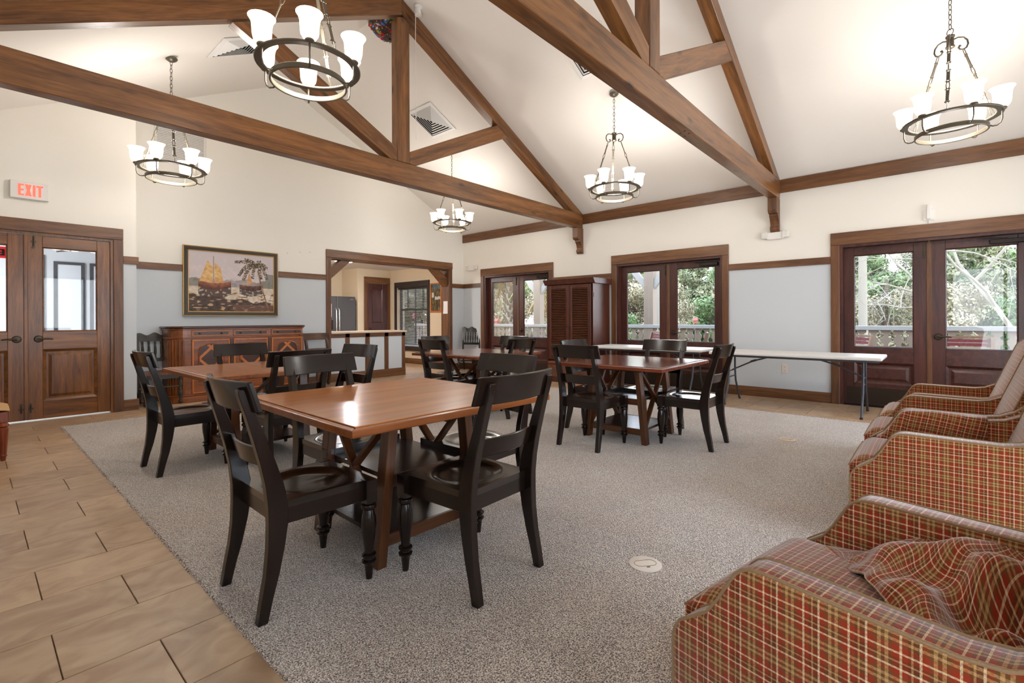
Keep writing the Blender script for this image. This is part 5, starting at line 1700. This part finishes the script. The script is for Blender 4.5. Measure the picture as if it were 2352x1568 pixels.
# stained glass bowl lamp under the ridge, all small glass pieces
orn = thing('mosaic_bowl_lamp', 'colourful stained glass mosaic bowl lamp under the ridge behind the farther truss', 'lamp', (3.92, 5.72, 5.30))
BOWL = [(0.02, -0.172), (0.09, -0.165), (0.15, -0.135), (0.20, -0.09), (0.25, -0.035), (0.295, 0.02)]
MB().lathe(BOWL, 32, cap=False).obj('bowl', M['black_ink'], orn, smooth=True)
m = MB()
cols_ = []
rnd = random.Random(5)
palette = [(170, 84, 54), (206, 100, 62), (90, 120, 86), (70, 84, 104), (208, 168, 90), (130, 66, 48), (224, 92, 60), (80, 160, 80), (56, 50, 54), (190, 140, 110)]
big = [(96, 200, 90), (200, 34, 34), (246, 100, 44), (240, 200, 84), (206, 204, 210), (84, 120, 200)]
def on_bowl(f):
    k = f * (len(BOWL) - 1)
    i = min(int(k), len(BOWL) - 2)
    a, b = BOWL[i], BOWL[i + 1]
    return a[0] + (b[0] - a[0]) * (k - i), a[1] + (b[1] - a[1]) * (k - i)
for q in range(420):
    f, a = rnd.uniform(0.05, 0.99) ** 0.6, rnd.uniform(0, 2 * PI)
    r_, z_ = on_bowl(f)
    c_ = Vector((r_ * math.cos(a), r_ * math.sin(a), z_))
    nrm = Vector((math.cos(a), math.sin(a), -1.1)).normalized()
    tn = Vector((-math.sin(a), math.cos(a), 0))
    up = nrm.cross(tn)
    large = q % 7 == 0
    s_, l_ = (rnd.uniform(0.014, 0.02), rnd.uniform(0.03, 0.055)) if large else (rnd.uniform(0.008, 0.014),) * 2
    th_ = rnd.uniform(0, PI)
    u1, u2 = tn * math.cos(th_) + up * math.sin(th_), up * math.cos(th_) - tn * math.sin(th_)
    o = len(m.f)
    h_ = nrm * (0.014 if large else 0.008)
    m.add([c_ - u1 * l_, c_ - u2 * s_, c_ + u1 * l_, c_ + u2 * s_, c_ + h_ - u1 * l_ * 0.5, c_ + h_ - u2 * s_ * 0.5, c_ + h_ + u1 * l_ * 0.5, c_ + h_ + u2 * s_ * 0.5],
          [(4, 5, 6, 7), (0, 1, 5, 4), (1, 2, 6, 5), (2, 3, 7, 6), (3, 0, 4, 7)])
    cols_.append((o, len(m.f), (big if large else palette)[rnd.randrange(6)]))
me = m.mesh('glass_pieces', M['beads'], normals=False)
ca = me.color_attributes.new('Col', 'FLOAT_COLOR', 'CORNER')
for o, e, c in cols_:
    for fi in range(o, e):
        for li in me.polygons[fi].loop_indices:
            ca.data[li].color = rgb(c)
stuff(link('glass_pieces', me, orn))
MB().tube([(-0.12, 0, 0.0), (-0.12, 0, 0.075)], 0.008, 6).tube([(0.12, 0, 0.0), (0.12, 0, -0.04)], 0.004, 6).obj('hanger', M['dark_metal'], orn)

sp_ = thing('spotlight', 'small white ceiling spotlight with a thin white cord hanging down at the ridge', 'spotlight', (3.93, 5.10, 5.30))
MB().lathe([(0.05, 0.02), (0.05, 0.0), (0.03, -0.01)], 16).obj('base', M['plastic'], sp_)
MB().lathe([(0.028, -0.01), (0.034, -0.03), (0.042, -0.09), (0.045, -0.10)], 16).obj('head', M['plastic'], sp_, smooth=True)
MB().tube([(-0.04, 0.0, 0.0), (-0.045, 0.0, -0.4), (-0.04, 0.004, -0.9), (-0.044, 0, -1.4), (-0.042, 0, -1.75)], 0.004, 6).obj('cord', M['plastic'], sp_)

# ------------------------------------------------------------------ wall devices
ex = thing('exit_sign', 'white exit sign with red letters on the wall above the oak doors', 'sign', (0.488, YP, 2.752))
bx(-0.165, 0.165, -0.055, 0, -0.103, 0.103).obj('housing', M['sign_face'], ex, bevel=0.006)
m = MB()
def V(x, w_=0.013):
    return (x - w_, x + w_)
y0, y1 = -0.058, -0.0545
zb, zt = -0.068, 0.068
m.box(-0.098, -0.076, y0, y1, zb, zt).box(-0.076, -0.048, y0, y1, zt - 0.02, zt).box(-0.076, -0.052, y0, y1, -0.01, 0.01).box(-0.076, -0.048, y0, y1, zb, zb + 0.02)
m.prism([(-0.040, zb), (-0.016, zb), (0.016, zt), (-0.008, zt)], y0, y1, 'y').prism([(-0.008, zb), (0.016, zb), (-0.016, zt), (-0.040, zt)], y0 - 0.0006, y1, 'y')
m.box(0.026, 0.048, y0, y1, zb, zt)
m.box(0.074, 0.096, y0, y1, zb, zt - 0.02).box(0.056, 0.114, y0, y1, zt - 0.02, zt)
m.obj('lettering', M['red_sign'], ex)

def emergency_light(label, y, z):
    t = thing('emergency_light', label, 'emergency light', (XR, y, z), -PI / 2, 'emergency lights')
    bx(-0.11, 0.11, -0.055, 0, -0.055, 0.05).obj('housing', M['plastic'], t, bevel=0.008, seg=2)
    for s in (-1, 1):
        m = MB().hexa([(s * 0.10, -0.075, -0.045), (s * 0.185, -0.06, -0.035), (s * 0.185, -0.01, -0.035), (s * 0.10, -0.01, -0.045), (s * 0.10, -0.075, 0.06), (s * 0.185, -0.06, 0.06), (s * 0.185, -0.01, 0.06), (s * 0.10, -0.01, 0.06)])
        h = m.obj('lamp_head', M['lens'], t, bevel=0.01, seg=2)
        g = MB()
        for i in range(4):
            for j in range(4):
                u = 0.112 + 0.018 * i
                zz = -0.03 + 0.025 * j
                yf = -0.075 + 0.015 * (u - 0.10) / 0.085
                g.box(min(s * u, s * (u + 0.009)), max(s * u, s * (u + 0.009)), yf - 0.003, yf + 0.004, zz, zz + 0.013)
        g.obj('lens_grid', M['vent'], h)
    bx(-0.012, -0.004, -0.058, -0.05, -0.056, -0.05).obj('indicator', M['red_sign'], t)
    return t
emergency_light('white twin lamp emergency light above the grey wall near the room corner', 8.39, 2.43)
emergency_light('white twin lamp emergency light below the nearer truss corbel', 1.815, 2.44)
ss = thing('motion_sensor', 'white alarm sensor box above the right glass doors', 'sensor', (XR, 0.072, 2.53), -PI / 2)
bx(-0.055, 0.055, -0.012, 0, -0.10, 0.03).obj('plate', M['plastic'], ss, bevel=0.003)
MB().hexa([(-0.022, -0.05, -0.085), (0.022, -0.05, -0.085), (0.022, -0.012, -0.085), (-0.022, -0.012, -0.085), (-0.018, -0.035, 0.10), (0.018, -0.035, 0.10), (0.018, -0.004, 0.10), (-0.018, -0.004, 0.10)]).obj('housing', M['plastic'], ss, bevel=0.005)
MB().tube([(0, -0.006, -0.10), (0.0, -0.006, -0.145)], 0.006, 6).obj('cord', M['plastic'], ss)
ou = thing('wall_outlet', 'beige electrical outlet low on the grey wall under the folding table', 'outlet', (XR, 1.70, 0.447), -PI / 2)
bx(-0.04, 0.04, -0.007, 0, -0.066, 0.066).obj('cover_plate', M['plastic_beige'], ou, bevel=0.003)
for zz in (-0.028, 0.028):
    r_ = MB().lathe([(0.020, -0.007), (0.020, -0.010), (0.001, -0.010)], 16, (0, 0, zz), axis='y').obj('receptacle', M['plastic_beige'], ou)
    MB().box(-0.010, -0.007, -0.0108, -0.010, zz - 0.002, zz + 0.010).box(0.007, 0.010, -0.0108, -0.010, zz - 0.002, zz + 0.010).box(-0.003, 0.003, -0.0108, -0.010, zz - 0.012, zz - 0.007).obj('slot', M['black_ink'], r_)

def floor_box(label, x, y, mat):
    t = thing('floor_outlet', label, 'floor outlet', (x, y, Z0), R(-40), 'round floor outlets')
    MB().lathe([(0.078, 0.0), (0.078, 0.003), (0.072, 0.0055), (0.001, 0.0055)], 36).obj('cover', mat, t, smooth=True, angle=0.5)
    pts = [(0.028 * math.cos(a) + (0.026 if math.cos(a) > 0 else -0.026), 0.028 * math.sin(a), 0.006) for a in [2 * PI * k / 24 for k in range(24)]]
    MB().tube(pts, 0.0012, 5, closed=True).obj('lid_seam', M['piping'], t)
    bx(-0.008, 0.008, -0.040, -0.034, 0.0055, 0.0068).obj('latch', M['dark_metal'], t)
floor_box('round pale floor outlet cover in the carpet nearest the front armchair', 2.182, 1.068, M['plastic_beige'])
floor_box('round tan floor outlet cover in the carpet near the right folding table', 5.345, 1.105, M['counter'])
nh = 0
for px, pz in ((3.79, 2.40), (4.02, 2.44), (4.20, 2.46)):
    nh += 1
    tag(MB().lathe([(0.006, 0), (0.004, -0.004), (0.001, -0.005)], 8, (0, 0, 0), axis='y').obj('wall_plug', M['dark_metal'], None, loc=(px, YG, pz)), 'tiny dark wall plug right of the painting, number %s from it' % ('one two three'.split()[nh - 1]), 'wall plug', 'wall plugs')

# ------------------------------------------------------------------ outside: porch
struct(bx(8.30, 11.2, -4.5, 14.5, -0.14, -0.02).obj('porch_floor', M['deck']))
struct(MB().grid(lambda u, v: (11.2 + 110 * u, -70 + 190 * v, -0.5 - 0.3 * u + 0.4 * noise.noise(Vector((u * 9, v * 14, 0)))), 30, 40).obj('ground', M['grass']))
rail = thing('porch_railing', 'pale porch railing of flat sawn balusters with keyhole cutouts', 'railing', (10.45, 0, 0))
bx(-0.05, 0.05, -3.5, 13.8, 0.985, 1.062).obj('top_rail', M['porch_white_shaded'], rail, bevel=0.006)
bx(-0.04, 0.04, -3.5, 13.8, 0.06, 0.14).obj('bottom_rail', M['porch_white_shaded'], rail, bevel=0.006)
P_ = 0.1685
hw = P_ / 2
edge = [(hw - 0.002, 0.14), (hw - 0.002, 0.24), (hw - 0.02, 0.25)]
def circ(cz, r, k0, k1, n=7):
    return [(hw - r * math.sin(PI * k / n), cz - r * math.cos(PI * k / n)) for k in range(k0, k1)]
edge += [(hw - 0.02, 0.68)] + circ(0.735, 0.052, 1, 7) + [(hw - 0.018, 0.80), (hw - 0.018, 0.843)] + circ(0.893, 0.054, 1, 7) + [(hw - 0.018, 0.945), (hw - 0.018, 0.985)]
prof = edge + [(-a, b) for a, b in reversed(edge)]
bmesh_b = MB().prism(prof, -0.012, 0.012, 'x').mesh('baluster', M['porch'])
y = 0.908 - P_ / 2 - P_ * 24
while y < 13.7:
    link('baluster', bmesh_b, rail, (0, y, 0))
    y += P_
def porch_post(label, y):
    t = thing('porch_post', label, 'post', (10.52, y, -0.02), 0, 'porch posts')
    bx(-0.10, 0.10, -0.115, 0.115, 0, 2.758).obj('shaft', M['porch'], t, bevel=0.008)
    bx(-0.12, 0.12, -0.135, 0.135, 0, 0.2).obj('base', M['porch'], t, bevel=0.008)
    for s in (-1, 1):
        MB().hexa([(-0.05, s * 0.115, 1.90), (0.05, s * 0.115, 1.90), (0.05, s * 0.115, 2.10), (-0.05, s * 0.115, 2.10), (-0.05, s * 0.80, 2.72), (0.05, s * 0.80, 2.72), (0.05, s * 0.66, 2.78), (-0.05, s * 0.66, 2.78)]).obj('knee_brace', M['porch_white_shaded'], t)
porch_post('tan porch post with knee braces seen through the middle glass doors', 5.0)
porch_post('pale porch post with knee braces seen through the left glass doors', 8.30)
porch_post('porch post beyond the right wall end, hidden by the right door frame', 1.70)
bm_ = bx(10.42, 10.62, -4.0, 14.0, 2.74, 2.98).obj('porch_beam', M['porch_white_shaded'])
tag(bm_, 'long pale porch beam carried by the porch posts', 'beam')

def porch_chair(label, loc, a):
    t = thing('porch_chair', label, 'chair', loc, a, 'woven porch chairs')
    for s in (-1, 1):
        MB().sweep([(s * 0.27, -0.32, 0), (s * 0.27, -0.22, 0.38), (s * 0.27, -0.36, 0.93)], 0.02, 0.026).obj('back_post', M['teak'], t)
        MB().sweep([(s * 0.27, 0.27, 0), (s * 0.27, 0.27, 0.6)], 0.02, 0.024).obj('leg', M['teak'], t)
        bx(s * 0.27 - 0.035, s * 0.27 + 0.035, -0.28, 0.32, 0.60, 0.625).obj('armrest', M['teak'], t)
        MB().tube([(s * 0.27, -0.55, 0.03), (s * 0.27, -0.2, 0.0), (s * 0.27, 0.1, 0.0), (s * 0.27, 0.4, 0.03)], 0.018, 6).obj('rocker', M['teak'], t)
    MB().bar((-0.27, -0.36, 0.925), (0.27, -0.36, 0.925), 0.03, 0.035).obj('top_rail', M['teak'], t)
    for k in range(8):
        zz = 0.45 + 0.057 * k
        yb = -0.24 - (zz - 0.38) * 0.25
        bx(-0.25, 0.25, yb - 0.008, yb + 0.008, zz, zz + 0.045).obj('strap', M['maroon'] if k % 2 == 0 or k == 7 else M['cream_strap'], t)
    bx(-0.25, 0.25, -0.22, 0.27, 0.38, 0.40).obj('seat', M['maroon'], t)
    return t
pc = porch_chair('woven maroon porch rocker seen low in the far right glass pane', (9.55, -0.34, -0.02), R(90))
dup(pc, (9.6, 1.22, -0.02), R(35), 'woven porch rocker at the lower left corner of the right door pane')
dup(pc, (9.6, 4.75, -0.02), R(50), 'woven porch rocker in the left pane of the middle glass doors')
dup(pc, (9.6, 3.75, -0.02), R(20), 'woven porch rocker in the right pane of the middle glass doors')
dup(pc, (9.35, 7.15, -0.02), R(80), 'woven porch rocker in the right pane of the left glass doors')

def bird_house(label, loc):
    t = thing('bird_house', label, 'bird house', loc, 0, 'red bird houses')
    MB().tube([(0, 0, -2.2), (0, 0, 0)], 0.04, 8).obj('pole', M['bark'], t)
    bx(-0.065, 0.065, -0.065, 0.065, 0, 0.13).obj('box', M['red_box'], t)
    MB().prism([(-0.10, 0.12), (0.10, 0.12), (0, 0.24)], -0.095, 0.095, 'y').obj('roof', M['red_box'], t)
bird_house('small red bird house on a pole in the right pane of the middle glass doors', (20.0, 7.51, 1.0))
bird_house('small red bird house on a pole in the left pane of the left glass doors', (14.57, 13.72, 1.0))
bird_house('small red bird house on a pole behind the kitchen window blind', (13.3, 17.6, 1.25))

# ------------------------------------------------------------------ outside: palms and trees
def frond(m, base, az, el, ln, droop, wd, n=7, rnd=random):
    """palm leaf: a drooping rib with side leaflets"""
    pts = []
    p = Vector(base)
    e = el
    for i in range(n + 1):
        pts.append(p.copy())
        d = Vector((math.cos(az) * math.cos(e), math.sin(az) * math.cos(e), math.sin(e)))
        p = p + d * (ln / n)
        e -= droop / n
    sd = Vector((-math.sin(az), math.cos(az), 0))
    for i in range(n):
        for s in (-1, 1):
            for f in (0.25, 0.75):
                q = pts[i].lerp(pts[i + 1], f)
                k = (i + f) / n
                L_ = wd * (math.sin(PI * min(1, 0.15 + 0.85 * k)) ** 0.6)
                d = (pts[i + 1] - pts[i]).normalized()
                t = q + sd * s * L_ * 0.8 + d * L_ * 0.7 - Vector((0, 0, L_ * 0.45))
                w_ = d * 0.035 * ln
                m.add([q - w_, q + w_, t], [(0, 1, 2)])
    m.tube(pts, [0.02 * ln * 0.5] * (n + 1), 4)

def palm(label, x, y, z0, h, r, nf, dead, fl, seed, lean=0.0, boots=False):
    rnd = random.Random(seed)
    t = thing('palm_tree', label, 'palm', (x, y, z0), 0)
    n = 24
    pts = [(lean * (i / n) ** 2, 0.0, h * i / n) for i in range(n + 1)]
    rr = [r * (1.15 - 0.25 * i / n + 0.05 * ((i % 2) - 0.5)) for i in range(n + 1)]
    MB().tube(pts, rr, 12).obj('trunk', M['bark_pale'], t, smooth=True)
    if boots:
        m = MB()
        for i in range(70):
            zz = h * (0.30 + 0.68 * i / 70)
            a = i * 2.4
            p = Vector((math.cos(a) * r, math.sin(a) * r, zz))
            d = Vector((math.cos(a) * 0.16, math.sin(a) * 0.16, 0.26))
            m.bar(p, p + d, 0.11, 0.04, (math.cos(a), math.sin(a), 0.2))
        stuff(m.obj('leaf_boots', M['bark'], t))
    m = MB()
    top = Vector((lean, 0, h))
    for i in range(nf):
        frond(m, top, 2 * PI * i / nf + rnd.uniform(-0.2, 0.2), rnd.uniform(-0.1, 1.2), fl * rnd.uniform(0.8, 1.1), rnd.uniform(1.2, 2.0), fl * 0.28)
    stuff(m.obj('fronds', M['frond'], t, normals=False))
    if dead:
        m = MB()
        for i in range(dead):
            frond(m, top - Vector((0, 0, 0.15)), 2 * PI * i / dead + rnd.uniform(-0.2, 0.2), rnd.uniform(-1.2, -0.4), fl * rnd.uniform(0.7, 1.0), 0.7, fl * 0.2)
        stuff(m.obj('dead_fronds', M['frond_dead'], t, normals=False))
palm('palm with pale smooth trunk in the left pane of the right glass doors', 19.7, 1.84, -0.6, 6.2, 0.115, 16, 8, 1.8, 1)
palm('slender palm with hanging dead fronds in the left pane of the middle glass doors', 36.8, 18.72, -0.7, 5.3, 0.17, 18, 26, 2.2, 2)
palm('stout palm trunk just right of the tan post in the middle glass doors', 13.9, 6.32, -0.5, 5.5, 0.17, 14, 0, 1.8, 3)
palm('rough palm trunk with leaf boots in the left pane of the left glass doors', 17.9, 15.99, -0.6, 4.6, 0.17, 18, 6, 2.2, 4, boots=True)
palm('drooping palm fronds in the right pane of the left glass doors', 17.5, 12.9, -0.5, 3.6, 0.18, 20, 8, 2.6, 6)

def tree_mesh(seed, n, crown, cz, leaf, mat, flat=1.0):
    rnd = random.Random(seed)
    blobs = []
    for i in range(22):
        a = rnd.uniform(0, 2 * PI)
        u = rnd.uniform(-1, 1)
        rr = rnd.uniform(0.35, 0.8)
        blobs.append((Vector((math.cos(a) * crown * rr * math.sqrt(1 - u * u * 0.7), math.sin(a) * crown * rr * math.sqrt(1 - u * u * 0.7), cz + u * crown * 0.95 * flat)), crown * rnd.uniform(0.22, 0.42)))
    m = MB()
    for i in range(n):
        c, r = blobs[rnd.randrange(len(blobs))]
        d = Vector((rnd.gauss(0, 1), rnd.gauss(0, 1), rnd.gauss(0, 1))).normalized()
        p = c + d * r * rnd.uniform(0.55, 1.05)
        a = Vector((rnd.gauss(0, 1), rnd.gauss(0, 1), rnd.gauss(0, 1)))
        a = (a - d * a.dot(d) * 0.6).normalized()
        b = a.cross(d).normalized()
        s = leaf * rnd.uniform(0.6, 1.3)
        m.add([p - a * s, p - b * s * 0.6, p + a * s, p + b * s * 0.6], [(0, 1, 2, 3)])
    return m.mesh('foliage', mat, normals=False)

def bare_mesh(seed, h, spread, depth=6, r0=0.085):
    rnd = random.Random(seed)
    m = MB()
    def grow(p, d, ln, r, k):
        pts = [p]
        q = p
        dd = d
        for i in range(4):
            dd = (dd + Vector((rnd.gauss(0, 0.14), rnd.gauss(0, 0.14), rnd.gauss(0, 0.10) - 0.02 * (depth - k)))).normalized()
            q = q + dd * ln / 4
            pts.append(q)
        m.tube(pts, [r * (1 - 0.12 * i) for i in range(5)], 5 if k > 2 else 3)
        if k == 0:
            return
        for c in range(3 if k > 1 else 3):
            f = rnd.uniform(0.35, 1.0)
            b = pts[min(4, int(f * 4) + 1)]
            nd = (dd + Vector((rnd.gauss(0, spread), rnd.gauss(0, spread), rnd.gauss(0, spread * 0.7)))).normalized()
            grow(b, nd, ln * rnd.uniform(0.6, 0.85), r * 0.55, k - 1)
    grow(Vector((0, 0, 0)), Vector((0.1, 0.1, 1)).normalized(), h * 0.38, r0, depth)
    return m.mesh('branches', M['bark_pale'], smooth=False, normals=False)

trunk_me = MB().tube([(0, 0, 0), (0.05, 0, 1.5), (0.0, 0.08, 3.2), (0.1, 0.05, 5.0)], [0.2, 0.17, 0.14, 0.08], 8).mesh('trunk', M['bark'], smooth=True)
protos = {
    'a': tree_mesh(11, 9000, 2.6, 4.6, 0.13, M['leaf_a'], 1.25),
    'b': tree_mesh(12, 9000, 2.6, 4.4, 0.13, M['leaf_b'], 1.2),
    't': tree_mesh(13, 9000, 2.4, 2.3, 0.085, M['leaf_tan'], 0.9),
    's': tree_mesh(14, 7000, 2.2, 1.7, 0.11, M['leaf_a'], 0.75),
}
KIND = {'a': 'leafy green tree in the woods beyond the porch railing', 'b': 'olive green tree in the woods beyond the porch railing',
        't': 'bushy bare tan tree in the woods beyond the porch railing', 's': 'low green shrub at the edge of the woods beyond the porch'}
def woods(k, x, y, s):
    nm = {'a': 'green_tree', 'b': 'olive_tree', 't': 'bare_bushy_tree', 's': 'green_shrub'}[k]
    t = thing(nm, KIND[k], 'shrub' if k == 's' else 'tree', (x, y, -0.8), rnd.uniform(0, 6.28), {'a': 'green trees in the woods', 'b': 'olive trees in the woods', 't': 'tan bushy trees in the woods', 's': 'shrubs at the edge of the woods'}[k])
    t.scale = (s, s, s)
    if k != 's':
        link('trunk', trunk_me, t)
    link('foliage', protos[k], t)
rnd = random.Random(21)
# rows of trees following an arc around the porch
ang0, ang1 = R(-14), R(66)
for row, (dist, n, kinds, smin, smax) in enumerate(((30, 10, 'ttst', 0.75, 1.05), (37, 20, 'tsbts', 0.85, 1.15), (47, 18, 'abtsb', 0.9, 1.2), (58, 22, 'aabb', 0.95, 1.2), (70, 24, 'aab', 1.0, 1.3))):
    for i in range(n):
        a = ang0 + (ang1 - ang0) * (i + rnd.uniform(0.2, 0.8)) / n
        d = dist * rnd.uniform(0.93, 1.08)
        woods(kinds[rnd.randrange(len(kinds))], d * math.cos(a), d * math.sin(a), rnd.uniform(smin, smax))
for i, (x, y, h, a, lab) in enumerate(((17.5, -1.9, 8.5, 0.6, 'large leaning bare tree with pale limbs in the far right glass pane'), (22.0, 2.4, 7.5, 2.2, 'bare pale branched tree behind the palm in the right glass doors'),
                                       (24.0, -0.6, 8.0, 4.0, 'bare pale branched tree deeper in the woods behind the right glass doors'))):
    t = thing('bare_tree', lab, 'tree', (x, y, -0.8), a, 'bare trees')
    link('branches', bare_mesh(31 + i, h, 0.62), t)
